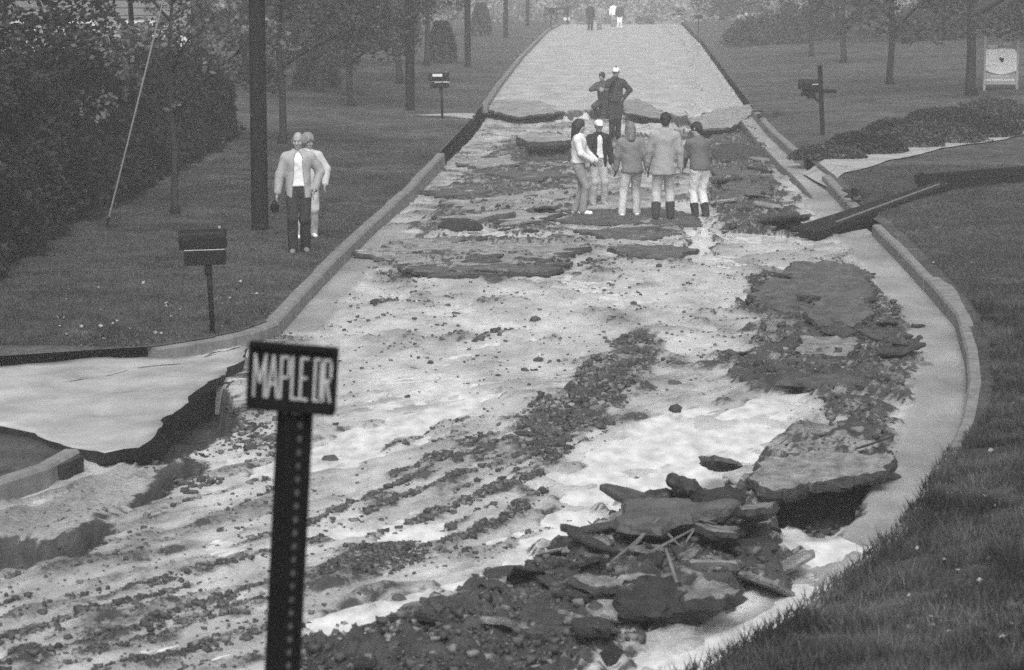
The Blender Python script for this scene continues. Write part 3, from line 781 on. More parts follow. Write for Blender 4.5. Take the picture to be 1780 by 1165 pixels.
for q_, lab_, m_ in (([(705, 466), (790, 456), (905, 462), (985, 458), (960, 470), (860, 478), (740, 479)], 'long dark-edged sheet nearest the open silt, left of the middle', 'sheet'),
        ([(765, 376), (860, 367), (965, 371), (945, 383), (805, 386)], 'grey sheet lying just above the white puddle', 'mud'),
        ([(858, 302), (960, 295), (988, 305), (905, 315)], 'dark sheet left of the legs of the woman in profile', 'sheet'),
        ([(800, 282), (880, 272), (905, 282), (835, 291)], 'muddy sheet below the square-edged pavement block', 'pale_slab'),
        ([(738, 332), (830, 321), (855, 331), (772, 341)], 'dark sheet nearest the left kerb in the washed-out bed', 'sheet'),
        ([(660, 428), (720, 412), (800, 417), (770, 430), (700, 436)], 'grey sheet at the left end of the white puddle', 'pale_slab'),
        ([(1010, 400), (1100, 396), (1180, 402), (1150, 416), (1050, 414)], 'dark sheet in front of the feet of the group of five', 'sheet'),
        ([(1060, 430), (1150, 424), (1210, 434), (1160, 446), (1080, 444)], 'lowest dark sheet in front of the group of five', 'sheet')):
    big_slab(q_, .035, .09, lab_, (.4, 0), M[m_], .012, rel=True)
big_slab([(760, 350), (860, 342), (960, 332), (1000, 340), (940, 356), (820, 368)], .03, .08, 'long grey sheet of pavement left of the standing group', (.4, 0), M['mud'], .012, rel=True)
big_slab([(1010, 366), (1120, 360), (1220, 372), (1215, 388), (1100, 392), (1000, 384)], .02, .08, 'dark sheet of pavement on which the group of five stands', (0, 0), M['sheet'], .01, rel=True)
big_slab([(1430, 1040 - 470), (1460, 562), (1490, 570), (1470, 578)], .06, .07, 'small lifted flake below the buckled sheet', (6, 0))

# ---- single stones that stand out
for px, py, w, h, lab in (
        (1174, 716, 30, 30, 'rounded dark boulder alone in the white current, middle one of three'), (1176, 780, 28, 18, 'low dark boulder in the white current, lowest of three in a column'),
        (1174, 668, 36, 16, 'dark wedge-shaped rock at the head of the white current, highest of three'), (648, 775, 38, 11, 'brick-shaped dark rock on pale silt right of the blurred sign'),
        (573, 804, 40, 20, 'flattish dark rock beside the post of the blurred sign'), (690, 1040, 42, 15, 'oval dark stone lying in the pale stream above the front rubble'),
        (640, 1090, 66, 16, 'long dark stone at the front edge of the pale stream'), (850, 1026, 62, 18, 'flat rounded stone at the upper rim of the front rubble'),
        (745, 1052, 46, 18, 'mid-grey lump beside the oval stone of the front rubble'), (795, 546, 30, 9, 'thin dark stone alone on the pale silt left of the middle'),
        (930, 558, 24, 16, 'dark stone with a trailing bump on the open silt'), (936, 628, 24, 14, 'paired dark stones just left of the dark rubble strip'),
        (748, 632, 15, 13, 'small round dark stone alone on rippled silt'), (1100, 528, 12, 10, 'small dark stone alone on bright silt below the group'),
        (1106, 834, 16, 12, 'small grey stone in the current left of the debris heap'), (1130, 866, 34, 22, 'pointed dark stone standing up behind the long flat slab'),
        (1426, 936, 20, 14, 'dark stone splitting the white cascade'), (1418, 958, 22, 9, 'low dark stone at the lower edge of the white cascade'),
        (788, 920, 24, 18, 'dark round stone in the stone rows left of the current'), (538, 1088, 20, 16, 'dark squarish stone right beside the sign post'),
        (1484, 400, 12, 9, 'white stone lying in the dark hollow under the fallen beam, left of two'), (1505, 394, 11, 8, 'white stone lying in the dark hollow under the fallen beam, right of two'),
        (78, 1056, 12, 14, 'upright dark stone beside the rut at the far left'), (384, 924, 16, 14, 'dark stone on the ruts left of the sign post')):
    p = at(px, py); s = FPX / math.hypot(p.x, p.y)
    white = 'white stone' in lab
    put_stone(p, w / s, lab, None, rz=random.uniform(-.3, .3), asp=random.uniform(.7, .95), zs=min(1.4, 1.25 * h / w * 1.0 + .1), mt=M['white'] if white else None)

# ---- scattered rubble, zone by zone
def inside_points(px, n):
    P = np.array(WL(px)); out = []
    lo, hi = P.min(0), P.max(0)
    while len(out) < n:
        q = RNG.uniform(lo, hi, (n * 4, 2)); ok = sdist(P, q[:, 0], q[:, 1]) > 0
        # crowd them into clusters
        ok &= (fbm(q[:, 0] * 1.3 + 2, q[:, 1] * .9, 3) + RNG.normal(0, .35, len(q))) > 0
        out += [tuple(v) for v in q[ok]]
    return out[:n]
def line_points(lines, n, w):
    L = []
    for l in lines:
        P = np.array(WL(l)); d = np.hypot(*np.diff(P, axis=0).T); s = np.concatenate([[0], np.cumsum(d)]); L.append((P, s))
    tot = sum(s[-1] for _, s in L); out = []
    for P, s in L:
        k = int(round(n * s[-1] / tot))
        t = RNG.uniform(0, s[-1], k)
        off = RNG.normal(0, w, k)
        out += list(zip(np.interp(t, s, P[:, 0]) + off * .4, np.interp(t, s, P[:, 1]) + off))
    out = [q for q in out if fbm(np.array([q[0] * 2.2]), np.array([q[1] * 2.2 + 9]), 3)[0] + RNG.normal(0, .3) > -.12]
    RNG.shuffle(out)
    return [tuple(v) for v in out]
PEB = []
def scatter(pts, n_slab, s_slab, n_stone, s_stone, s_grav, phrase, tilt=14, mt=None):
    pts = [p for p in pts if road_left(p[1]) < p[0] < road_right(p[1])]
    for p in pts[:n_slab]:
        z = ground_z(*p); s = s_slab[0] * (s_slab[1] / s_slab[0]) ** random.random()
        pale = random.random() < .34
        put_slab((p[0], p[1], z), s, tilt=random.uniform(2, tilt), label=('mud-paled broken asphalt plate ' if pale else 'dark broken asphalt plate ') + phrase, group='broken asphalt plates ' + phrase, mt=M['pale_slab'] if pale else None, th=random.uniform(.6, 1.2))
    for p in pts[n_slab:n_slab + n_stone]:
        put_stone((p[0], p[1], ground_z(*p)), s_stone[0] * (s_stone[1] / s_stone[0]) ** random.random(), 'dark angular stone ' + phrase, 'stones ' + phrase, asp=random.uniform(.6, 1), zs=random.uniform(.7, 1.1))
    for p in pts[n_slab + n_stone:]:
        PEB.append((p[0], p[1], s_grav[0] * (s_grav[1] / s_grav[0]) ** (random.random() ** 2.6)))
scatter(inside_points(Z_SLABS, 1500), 66, (.16, .7), 20, (.07, .16), (.02, .12), 'in the rubble field right of the road')
scatter(inside_points(Z_DEBRIS, 2300), 104, (.14, .6), 46, (.07, .17), (.02, .11), 'in the debris heap by the near gutter', 34)
scatter(inside_points(Z_STRIP, 1000), 10, (.12, .3), 60, (.07, .19), (.03, .1), 'in the dark strip along the middle of the road')
scatter(line_points(RUTS[4:8], 1900, .2), 0, (.1, .2), 56, (.06, .13), (.025, .085), 'in the rows left of the white current')
scatter(line_points(FINE_RUTS, 2600, .06), 0, (.1, .2), 0, (.05, .1), (.015, .07), 'x')
scatter(line_points(RUTS[:4] + RUTS[8:10], 1700, .13), 0, (.1, .2), 26, (.05, .11), (.02, .075), 'along the wheel ruts at bottom left')
scatter(inside_points(Z_UPLEFT, 330), 48, (.25, 1.1), 16, (.09, .2), (.03, .14), 'in the washed-out bed left of the group')
scatter(inside_points(Z_UPRIGHT, 420), 40, (.2, .9), 12, (.09, .2), (.03, .15), 'between the group and the right gutter')
scatter(inside_points([(250, 815), (395, 700), (480, 700), (480, 790), (330, 850)], 600), 8, (.15, .35), 18, (.06, .15), (.025, .09), 'below the broken edge of the left drive')
scatter(inside_points(Z_FRONT + [], 1300), 10, (.15, .4), 26, (.06, .14), (.025, .09), 'in the front rubble right of the sign post')
scatter(inside_points(Z_PATCH, 600), 0, (.1, .2), 8, (.05, .1), (.02, .07), 'in the gravel patch right of the sign post')
scatter(inside_points([(480, 690), (620, 460), (1290, 450), (1320, 620), (1050, 600), (900, 720), (600, 800)], 420), 0, (.1, .2), 16, (.06, .13), (.02, .07), 'scattered over the open pale silt')
scatter(inside_points([(0, 1150), (0, 1000), (330, 880), (480, 820), (800, 930), (880, 990), (560, 1120), (460, 1165)], 650), 0, (.1, .2), 10, (.05, .1), (.018, .06), 'scattered over the foreground silt')
scatter(inside_points([(1350, 842), (1500, 838), (1500, 880), (1440, 905), (1352, 903)], 90), 0, (.1, .2), 12, (.08, .2), (.03, .1), 'inside the black hollow under the wide ledge')
scatter(line_points(RUTS[10:14], 260, .25), 4, (.2, .4), 10, (.08, .18), (.04, .12), 'in a low row across the upper silt')
scatter(inside_points([(60, 655), (380, 630), (390, 650), (250, 740), (60, 700)], 0), 0, (.1, .2), 0, (.05, .1), (.02, .07), 'x')
def gravel():
    base = []
    for k in range(10):
        import bmesh
        bm = bmesh.new(); bmesh.ops.create_icosphere(bm, subdivisions=1, radius=.5) if False else bmesh.ops.create_cube(bm, size=.8)
        bm.verts.ensure_lookup_table()
        for v in bm.verts: v.co = Vector((v.co.x * random.uniform(.55, 1.15), v.co.y * random.uniform(.55, 1.15), v.co.z * random.uniform(.4, .9)))
        for v in bm.verts: v.co += Vector((random.uniform(-.16, .16), random.uniform(-.16, .16), random.uniform(-.1, .1)))
        bmesh.ops.triangulate(bm, faces=bm.faces[:])
        base.append((np.array([v.co[:] for v in bm.verts]), np.array([[v.index for v in f.verts] for f in bm.faces]))); bm.free()
    V = []; F = []; T = []; n = 0
    px = np.array([p[0] for p in PEB]); py = np.array([p[1] for p in PEB])
    z = road_z(px, py)
    for i, (x, y, s) in enumerate(PEB):
        bv, bf = base[i % 10]; a = random.random() * 6.28; c, sn = math.cos(a) * s, math.sin(a) * s
        q = np.stack([bv[:, 0] * c - bv[:, 1] * sn + x, bv[:, 0] * sn + bv[:, 1] * c + y, bv[:, 2] * s + z[i] + s * .12], 1)
        V.append(q); F.append(bf + n); n += len(bv); T.append(np.full(len(bv), random.choice((.5, .7, .8, 1, 1, 1.2, 1.7, 2.6))))
    return npmesh('gravel', np.concatenate(V), np.concatenate(F), False, dict(tone=np.concatenate(T)))
def grit_points(n):
    y = 14.5 * (44 / 14.5) ** RNG.uniform(0, 1, n); x = road_left(y) + RNG.uniform(0, 1, n) * (road_right(y) - road_left(y))
    x = np.clip(x, -.24 * y, .3 * y)
    i = np.clip(np.searchsorted(ROWS, y) - 1, 0, len(ROWS) - 2); j = np.clip(((x - XG[i, 0]) / (XG[i, -1] - XG[i, 0]) * (NC - 1)).astype(int), 0, NC - 1)
    d = DG[i, j]; cl = fbm(x * 1.6 + 4, y * 1.3, 4, .6); k = (RNG.uniform(0, 1, n) < np.clip(d * d * 1.6 + .03, 0, 1) * np.clip(.6 + cl, .05, 1.4)) & (CG[i, j] < .3)
    return x[k], y[k]
gx, gy = grit_points(60000)
for a, b in zip(gx, gy): PEB.append((a, b, .011 * (3.2 ** (random.random() ** 2)) * (1 if b < 28 else 1.6)))
tag(link('gravel', gravel(), M['gravel']), kind='stuff')

# ---- splintered wood in the debris heap
def stick(px0, px1, w, label, name='board_splinter', mt='timber_pale', z0=.08, z1=.2, cat='splinter'):
    a, b = at(*px0), at(*px1); a.z += z0; b.z += z1
    w *= .6; mb = MB(); d = b - a; r = d.to_track_quat('X', 'Z').to_euler()
    L = d.length; n = 5; V = []; F = []
    for k in range(n + 1):
        f = k / n; ww = w * (.5 + .5 * math.sin(math.pi * min(1, f * 1.3 + .1))) * random.uniform(.75, 1.1); tt = w * .3
        yo = random.uniform(-.1, .1) * w
        V += [(f * L, -ww + yo, -tt), (f * L, ww + yo, -tt), (f * L, ww + yo, tt), (f * L, -ww + yo, tt)]
    for k in range(n):
        for e in range(4): F.append((k * 4 + e, k * 4 + (e + 1) % 4, k * 4 + 4 + (e + 1) % 4, k * 4 + 4 + e))
    F += [(3, 2, 1, 0), (n * 4, n * 4 + 1, n * 4 + 2, n * 4 + 3)]
    F = [f[::-1] for f in F]
    mb.add(V, F); o = mb.build(name, M[mt], None, a, r); return tag(o, label, cat)
stick((1076, 990), (1146, 950), .035, 'longest pale splinter of board lying on the debris heap')
stick((1062, 1004), (1110, 982), .02, 'thin pale splinter beside the longest one on the debris heap')
stick((1150, 950), (1182, 972), .022, 'short pale splinter slanting down right on the debris heap', z0=.14, z1=.1)
stick((1192, 975), (1206, 948), .018, 'upright pale splinter behind the undercut pavement block', z0=.14, z1=.12)
stick((1130, 1018), (1205, 1010), .025, 'pale splinter lying along the top of the undercut pavement block', z0=.2, z1=.22)
stick((1156, 1036), (1196, 1048), .022, 'pale splinter at the lip of the undercut pavement block', z0=.22, z1=.16)
stick((1345, 866), (1362, 838), .03, 'pale splinter standing in the black hollow under the wide ledge', z1=.12)
stick((1210, 945), (1245, 956), .02, 'pale splinter under the mud-streaked plate', z0=.2, z1=.2)
stick((1022, 950), (1064, 975), .012, 'thin twig slanting over the left end of the debris heap', mt='bark', z0=.22, z1=.15)
stick((1490, 800), (1552, 796), .03, 'dark length of branch on the wide ledge by the right gutter', mt='bark', z0=.2, z1=.2, cat='branch', name='branch')
stick((980, 1032), (1000, 1020), .02, 'short pale splinter in the front rubble', z1=.1)
# ------------------------------------------------------------------ trees, hedge, shrubs, grass
def leaf_arrays(C, size, flat=.5):
    """one small folded leaf spray per centre: two triangles with a random lean"""
    n = len(C); s = size * RNG.uniform(.6, 1.35, n)[:, None]
    d = RNG.normal(0, 1, (n, 3)); d[:, 2] *= flat; d /= np.linalg.norm(d, axis=1)[:, None]
    u = RNG.normal(0, 1, (n, 3)); u -= d * (u * d).sum(1)[:, None]; u /= np.linalg.norm(u, axis=1)[:, None]
    w = np.cross(d, u)
    a = C - d * s * .5; b = C + d * s * .5; l = C + u * s * .32 + w * s * .06; r = C - u * s * .32 + w * s * .06
    V = np.stack([a, r, b, l], 1).reshape(-1, 3)
    return V, np.arange(n * 4).reshape(-1, 4), np.repeat(RNG.uniform(.6, 1.4, n), 4)
def foliage(name, C, size, mt, parent, flat=.6, tone=None):
    V, F, t = leaf_arrays(np.asarray(C), size, flat)
    if tone is not None: t = t * np.repeat(tone, 4)
    return link(name, npmesh(name, V, F, False, dict(tone=t)), M[mt], parent)
def clump_cloud(cent, rad, per):
    out = []
    for c, r in zip(cent, rad):
        k = max(4, int(per * r * r)); q = RNG.normal(0, 1, (k, 3)); q /= np.linalg.norm(q, axis=1)[:, None]
        q *= (RNG.uniform(.25, 1, k) ** .5)[:, None] * r; q[:, 2] *= .62; out.append(q + c)
    return np.concatenate(out)

def tree(x, y, h, tr, low, spread, leaf, per, mt, label, name='tree', group=None, forks=6, lean=(0, 0), nclump=60, first=.35, seed=None, z=None):
    if seed is not None:
        random.seed(seed)
    z = ground_z(x, y) if z is None else z
    root = empty(name, (x, y, z - .03), 0, label, 'tree', group)
    mb = MB(); top = Vector((lean[0] * h, lean[1] * h, h * .8))
    tp = [Vector((lean[0] * h * f + random.uniform(-.03, .03) * h * .25 * (f > 0), lean[1] * h * f + random.uniform(-.02, .02) * h * .2 * (f > 0), h * .8 * f)) for f in (0, .04, .2, .4, .6, .8, 1)]
    mb.tube(tp, [tr * 1.5, tr * 1.05, tr * .92, tr * .75, tr * .5, tr * .3, tr * .08], 9)
    mb.build('trunk', M['bark'], root, smooth=True)
    ends = []
    for i in range(forks):
        f = first + (1 - first) * (i / forks) * .85 + random.uniform(0, .04)
        zz = low + (h * .8 - low) * (f - first) / (1 - first) if False else max(low * .75, h * .8 * f)
        a = i * 2.4 + random.uniform(-.4, .4)
        base = Vector((lean[0] * zz / .8, lean[1] * zz / .8, zz)); L = spread * (1.05 - .45 * i / forks) * random.uniform(.8, 1.1)
        dirn = Vector((math.cos(a), math.sin(a), 0)); up = random.uniform(.35, .8)
        pts = [base, base + dirn * L * .3 + Vector((0, 0, L * up * .45)), base + dirn * L * .65 + Vector((0, 0, L * up * .8)), base + dirn * L + Vector((0, 0, L * up * .95))]
        r0 = tr * (.55 - .25 * i / forks)
        lb = MB(); lb.tube(pts, [r0, r0 * .7, r0 * .45, r0 * .12], 6)
        for q in (1, 2):
            b = pts[q]; dd = Vector((math.cos(a + random.choice((-1, 1)) * .8), math.sin(a + random.choice((-1, 1)) * .8), random.uniform(-.1, .7))) * L * .4
            lb.tube([b, b + dd * .5, b + dd], [r0 * .4, r0 * .25, r0 * .06], 5); ends.append(b + dd)
        lb.build('limb', M['bark'], root, smooth=True); ends += [pts[2], pts[3]]
    C = []; Rr = []
    for k in range(nclump):
        if k < nclump * .55 and ends:
            c = random.choice(ends) + Vector((random.gauss(0, .2), random.gauss(0, .2), random.gauss(0, .15))) * spread
        else:
            a = random.random() * 6.28; rr = math.sqrt(random.random()) * spread; zz = low + (h - low) * random.random() ** 1.3
            sh = math.sqrt(max(.05, 1 - ((zz - low) / (h - low) * 1.15 - .35) ** 2 * .9))
            c = Vector((math.cos(a) * rr * sh + lean[0] * zz, math.sin(a) * rr * sh + lean[1] * zz, zz))
        c.z = max(c.z, low + random.uniform(0, .5)); C.append(c); Rr.append(random.uniform(.16, .42) * spread * .75)
    pts = clump_cloud(np.array([c[:] for c in C]), Rr, per)
    pts = pts[pts[:, 2] > low * .72]
    foliage('crown', pts, leaf, mt, root)
    return root
def copy_tree(o, loc, rz, sc, label, group=None):
    c = o.copy(); COL.objects.link(c); c.location = loc; c.rotation_euler = (0, 0, rz); c.scale = (sc, sc, sc); c['label'] = label
    if group: c['group'] = group
    for ch in o.children:
        d = ch.copy(); d.parent = c; COL.objects.link(d)
    return c

# left verge, along the road
p = at(305, 372); tree(p.x, p.y, 6.5, .062, 1.5, 1.7, .11, 240, 'leaf_light', 'slender young tree with a thin bare stem before the hedge by the guy wire', forks=8, nclump=46, first=.3, seed=3)
p = at(490, 250); tree(p.x, p.y, 7.5, .085, 1.15, 2.3, .13, 330, 'leaf_mid', 'bushy tree with low hanging leaves just right of the nearest utility pole', forks=8, nclump=75, first=.28, seed=5)
p = at(611, 185); tree(p.x, p.y, 7.5, .095, 1.7, 2.6, .15, 300, 'leaf_mid', 'round headed tree with a forked trunk standing alone on the left lawn', forks=8, nclump=80, first=.22, seed=8)
p = at(694, 146); tree(p.x, p.y, 8, .11, 1.5, 2.6, .17, 240, 'leaf_mid', 'tree half hidden behind the second utility pole', forks=7, nclump=70, seed=12)
p = at(741, 115); tree(p.x, p.y, 9, .12, 2.1, 2.6, .2, 180, 'leaf_mid', 'thin trunked tree beside the clipped round shrub on the left lawn', forks=7, nclump=60, seed=15)
# dark evergreens and taller trees behind the hedge
p = at(117, 300); t = tree(-10.5, 50, 8, .13, 1.2, 2.6, .15, 300, 'leaf_dark', 'dark evergreen behind the hedge at the upper left corner', name='evergreen_tree', forks=9, nclump=80, seed=21)
tree(-9.2, 43.5, 7, .12, 1.6, 2.2, .14, 300, 'leaf_dark', 'dark evergreen behind the near end of the hedge at the left edge', name='evergreen_tree', forks=9, nclump=70, seed=22)
tree(-8.4, 57, 7.5, .10, 2.0, 1.7, .13, 150, 'leaf_mid', 'leafy tree behind the hedge in front of the pale house wall', forks=8, nclump=34, seed=23)
bg = tree(-9.5, 92, 9, .14, 1.2, 3.2, .2, 210, 'leaf_mid', 'broad tree behind the lone lawn tree on the left', group=None, forks=8, nclump=85, seed=31)
for x, y, rz, s, lab in ((-16.5, 73, 2, .9, 'leafy tree at the left corner of the pale house'), (-7.6, 104, 4, 1, 'hazy tree left of the third utility pole'), (-13.5, 108, 1, 1.1, 'hazy tree far back behind the broad left tree'),
                         (-7.5, 128, 3, 1.05, 'pale hazy tree behind the clipped round shrub'), (-12.5, 140, 5, 1.2, 'very faint tree far back on the left'), (-5.6, 152, 2.5, 1.0, 'faint tree left of the fourth utility pole'),
                         (-9, 175, .4, 1.2, 'faint tree at the misty far left of the road'), (-18.5, 95, .9, 1.2, 'tall tree behind the pale house'), (-6.3, 84, 5.2, .8, 'leafy tree between the lone lawn tree and the house')):
    copy_tree(bg, (x, y, ground_z(x, y) - .03), rz, s, lab)
# right hand trees
p = at(1690, 166); tree(p.x, p.y, 9, .15, 1.9, 3.4, .17, 200, 'leaf_mid', 'large dark trunked tree beside the white sign on the right', forks=9, lean=(-.035, 0), nclump=66, first=.32, seed=41)
p = at(1548, 146); tree(p.x, p.y, 8, .11, 1.6, 2.4, .18, 170, 'leaf_mid', 'thin tree on the right lawn, second from the white sign', forks=9, nclump=40, first=.25, seed=43)
p = at(1465, 110); tree(p.x, p.y, 8, .12, 1.5, 2.6, .2, 140, 'leaf_mid', 'thin forked tree on the right lawn, third from the white sign', forks=9, nclump=36, first=.22, seed=44)
p = at(1410, 98); tree(p.x, p.y, 8, .10, 1.5, 2.4, .2, 130, 'leaf_mid', 'faint thin tree on the right lawn, farthest of the row', forks=8, nclump=36, first=.25, seed=46)
rb = tree(27, 118, 9, .16, .35, 3.8, .22, 190, 'leaf_mid', 'dense low branched tree behind the right-hand row, nearest the white sign', forks=8, nclump=80, seed=51)
for x, y, rz, s, lab in ((22.5, 128, 1, 1, 'dense hazy tree behind the middle of the right-hand row'), (17.5, 142, 2, .9, 'hazy bushy tree behind the farthest thin tree on the right'), (33, 124, 3, 1.1, 'dense tree at the right edge behind the white sign'),
                         (28.5, 150, 4, 1.2, 'hazy tree filling the gap behind the right-hand row'), (20, 168, 5, 1.2, 'faint bushy tree on the far right lawn'), (37, 140, 2.2, 1.3, 'tall tree closing the right edge of the view'),
                         (15.5, 190, .7, 1.1, 'faint tree at the far right of the road'), (25.5, 110, 5.5, .8, 'dark bushy tree left of the white sign'), (20.5, 127, 3.6, .9, 'low leafy tree behind the second tree from the sign'), (16.8, 133, 1.4, .7, 'low leafy tree behind the forked thin tree'), (31, 106, .4, .8, 'dark bushy tree directly behind the white sign'), (25, 140, 2.9, 1.1, 'hazy dense tree deep in the right-hand wood'), (34, 112, 4.4, 1, 'dark dense tree at the top right corner')):
    copy_tree(rb, (x, y, ground_z(x, y) - .03), rz, s, lab)
# misty wood across the end of the road
fw = tree(-4, 236, 13, .22, .3, 5, .42, 60, 'leaf_mist_paled', '', name='tree', forks=7, nclump=80, seed=61, z=-6)
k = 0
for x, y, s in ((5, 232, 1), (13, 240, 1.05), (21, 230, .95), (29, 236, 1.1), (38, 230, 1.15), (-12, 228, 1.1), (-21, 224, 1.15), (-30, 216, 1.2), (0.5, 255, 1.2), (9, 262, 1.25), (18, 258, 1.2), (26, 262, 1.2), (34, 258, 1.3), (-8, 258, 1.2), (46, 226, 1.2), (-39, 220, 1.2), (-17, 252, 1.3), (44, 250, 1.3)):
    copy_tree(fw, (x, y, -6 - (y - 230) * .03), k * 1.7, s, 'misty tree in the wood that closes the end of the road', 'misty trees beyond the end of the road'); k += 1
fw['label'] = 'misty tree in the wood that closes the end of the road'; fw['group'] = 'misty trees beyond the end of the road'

# the long hedge
def hedge():
    A, B = (-6.95, 30.5), (-6.55, 64.0)
    root = empty('hedge', (A[0] - 1.1, (A[1] + B[1]) / 2, .15), 0, 'long dense dark evergreen hedge running along the left lawn', 'hedge')
    n = 60000; s = RNG.uniform(0, 1, n); yy = A[1] + (B[1] - A[1]) * s; xf = A[0] + (B[0] - A[0]) * s
    ht = 2.75 - .75 * s + .4 * fbm(yy * .45, yy * 0 + 2, 3) + .3 * fbm(yy * 1.7, yy * 0 + 5, 3)
    v = RNG.uniform(0, 1, n) ** .8; topk = RNG.uniform(0, 1, n) < .22
    bulge = .35 * fbm(yy * .8, v * 2.2, 3) + .16 * fbm(yy * 2.6, v * 6 + 7, 2)
    x = xf - .15 - .75 * v ** 1.6 + bulge - np.abs(RNG.normal(0, .12, n)); z = v * ht
    x = np.where(topk, xf - .7 - RNG.uniform(0, 1.6, n), x); z = np.where(topk, ht + RNG.exponential(.22, n) - .12 + .25 * fbm(yy * 2.5, x * 2.5, 3), z)
    C = np.stack([x - root.location.x, yy - root.location.y, z], 1)
    foliage('foliage', C, .115, 'leaf_dark', root, .8, tone=np.clip(1 + .5 * fbm(yy * 1.6, z * 2.2, 3), .5, 1.6))
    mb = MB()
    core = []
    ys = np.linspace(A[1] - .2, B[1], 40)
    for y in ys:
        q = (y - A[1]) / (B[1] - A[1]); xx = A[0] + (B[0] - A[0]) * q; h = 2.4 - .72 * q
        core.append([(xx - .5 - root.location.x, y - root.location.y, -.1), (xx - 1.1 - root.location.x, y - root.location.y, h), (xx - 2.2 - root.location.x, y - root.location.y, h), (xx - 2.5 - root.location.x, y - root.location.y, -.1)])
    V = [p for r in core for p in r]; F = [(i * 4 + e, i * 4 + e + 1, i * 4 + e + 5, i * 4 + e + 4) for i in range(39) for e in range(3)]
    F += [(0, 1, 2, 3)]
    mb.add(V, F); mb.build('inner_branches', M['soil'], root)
hedge()
def shrub(px, py, w, d, h, n, leaf, mt, label, group=None, name='shrub', cone=False, cat='shrub'):
    p = at(px, py); root = empty(name, p, 0, label, cat, group)
    q = RNG.normal(0, 1, (n, 3)); q /= np.linalg.norm(q, axis=1)[:, None]; q[:, 2] = np.abs(q[:, 2])
    rr = RNG.uniform(.75, 1.05, n) + .14 * fbm(q[:, 0] * 3 + px, q[:, 1] * 3 + q[:, 2] * 2, 3)
    C = q * rr[:, None] * np.array([w / 2, d / 2, h])
    if cone:
        v = RNG.uniform(0, 1, n) ** .8; a = RNG.uniform(0, 6.283, n); r = (w / 2) * (1 - v ** 2.6 * .6) * RNG.uniform(.75, 1.08, n)
        C = np.stack([np.cos(a) * r, np.sin(a) * r, v * h], 1)
    foliage('foliage', C, leaf, mt, root, .7, tone=np.clip(1 + .4 * fbm(C[:, 0] * 3, C[:, 2] * 4 + C[:, 1] * 3, 2), .5, 1.5))
    mb = MB()
    for a in range(9):
        t = a * .7; mb.tube([(0, 0, -.03), (math.cos(t) * w * .2, math.sin(t) * d * .2, h * .45), (math.cos(t) * w * .36, math.sin(t) * d * .36, h * .72)], [.03, .02, .008], 5)
    mb.build('stem', M['bark'], root)
    return root
for px, py, w, d, h, lab in ((1440, 276, 2.0, 1.6, .42, 'low spreading juniper at the tip of the bed, nearest the road'), (1505, 266, 2.2, 1.9, .55, 'low spreading juniper, second along the bed from the road'), (1575, 254, 2.0, 1.8, .6, 'dark juniper in the middle of the bed above the pale drive'),
                             (1632, 246, 2.6, 2.0, .66, 'broad rounded juniper below the large trunked tree'), (1705, 238, 2.4, 2.0, .7, 'rounded juniper right of the broad one in the bed'), (1775, 226, 2.6, 2.2, .8, 'rounded juniper at the right edge of the view'),
                             (1560, 232, 2.0, 2.0, .5, 'dark juniper at the back of the bed left of the tree'), (1640, 214, 2.6, 2.2, .55, 'dark juniper under the large trunked tree'), (1725, 203, 2.8, 2.2, .65, 'dark juniper in front of the white sign'), (1495, 248, 1.6, 1.4, .35, 'small juniper at the back edge of the bed tip')):
    shrub(px, py, w * .85, d * .8, h * .72, 2600, .085, 'leaf_mid' if px in (1440, 1575, 1632, 1775, 1725) else 'leaf_dark', lab, 'junipers in the bed beside the drive', 'juniper_shrub')
shrub(768, 108, 1.25, 1.25, 1.75, 2600, .12, 'leaf_mid', 'clipped upright shrub beside the thin tree on the left lawn', name='shrub', cone=True)
shrub(836, 62, 1.2, 1.2, 1.9, 1500, .16, 'leaf_mid', 'faint upright shrub between the third and fourth utility poles', name='shrub', cone=True)
shrub(1330, 78, 4.5, 3, 1.5, 2400, .2, 'leaf_mid', 'hazy spreading bush at the far edge of the right lawn', name='shrub')
shrub(552, 150, 1.6, 1.5, 1.3, 2200, .12, 'leaf_mid', 'leafy bush under the low branches right of the nearest pole', name='shrub')

# grass blades where the lawns are near enough to show them
def blades(name, X, Y, Z, h, w, tone):
    n = len(X); a = RNG.uniform(0, 6.283, n); hh = h * RNG.uniform(.5, 1.3, n); lean = RNG.normal(0, .4, (n, 2)) * hh[:, None]
    b = np.stack([X, Y, Z - .01], 1); sx = np.stack([np.cos(a) * w, np.sin(a) * w, a * 0], 1)
    tip = b + np.stack([lean[:, 0], lean[:, 1], hh], 1)
    V = np.stack([b - sx, b + sx, tip], 1).reshape(-1, 3)
    o = link(name, npmesh(name, V, np.arange(n * 3).reshape(-1, 3), False, dict(tone=np.repeat(tone, 3))), M['grass']); return tag(o, kind='stuff')
n = 210000
Y = 10.4 + 22 * RNG.uniform(0, 1, n) ** 1.3; t = RNG.uniform(0, 1, n) ** 1.2 * np.clip(.235 * Y - road_right(Y) + .3, .3, 9); X = road_right(Y) + .15 + t
cl = fbm(X * 2.2, Y * 1.6, 4)
k = (sdist(TR, X, Y) < 0) & (RNG.uniform(-.5, .7, n) < cl * 1.3 + .3); X, Y, t, cl = X[k], Y[k], t[k], cl[k]
X = np.maximum(X, road_right(Y) + .32 * sstep(21.2, 24.5, Y + .7 * cl)); edge = (RNG.uniform(0, 1, len(X)) < .05) & (Y < 22.3); X = np.where(edge, road_right(Y) + RNG.uniform(.02, .2, len(X)), X)
blades('grass', X, Y, np.where(X < road_right(Y) + .3, .185, lawn_right_z(X, Y)), np.clip(.075 + .06 * cl, .025, .17), .006, np.clip(1.0 + 1.0 * fbm(X * 1.1, Y * .8 + 4, 4, .6) + .3 * cl + RNG.normal(0, .35, len(X)), .25, 2.6))
n = 60000
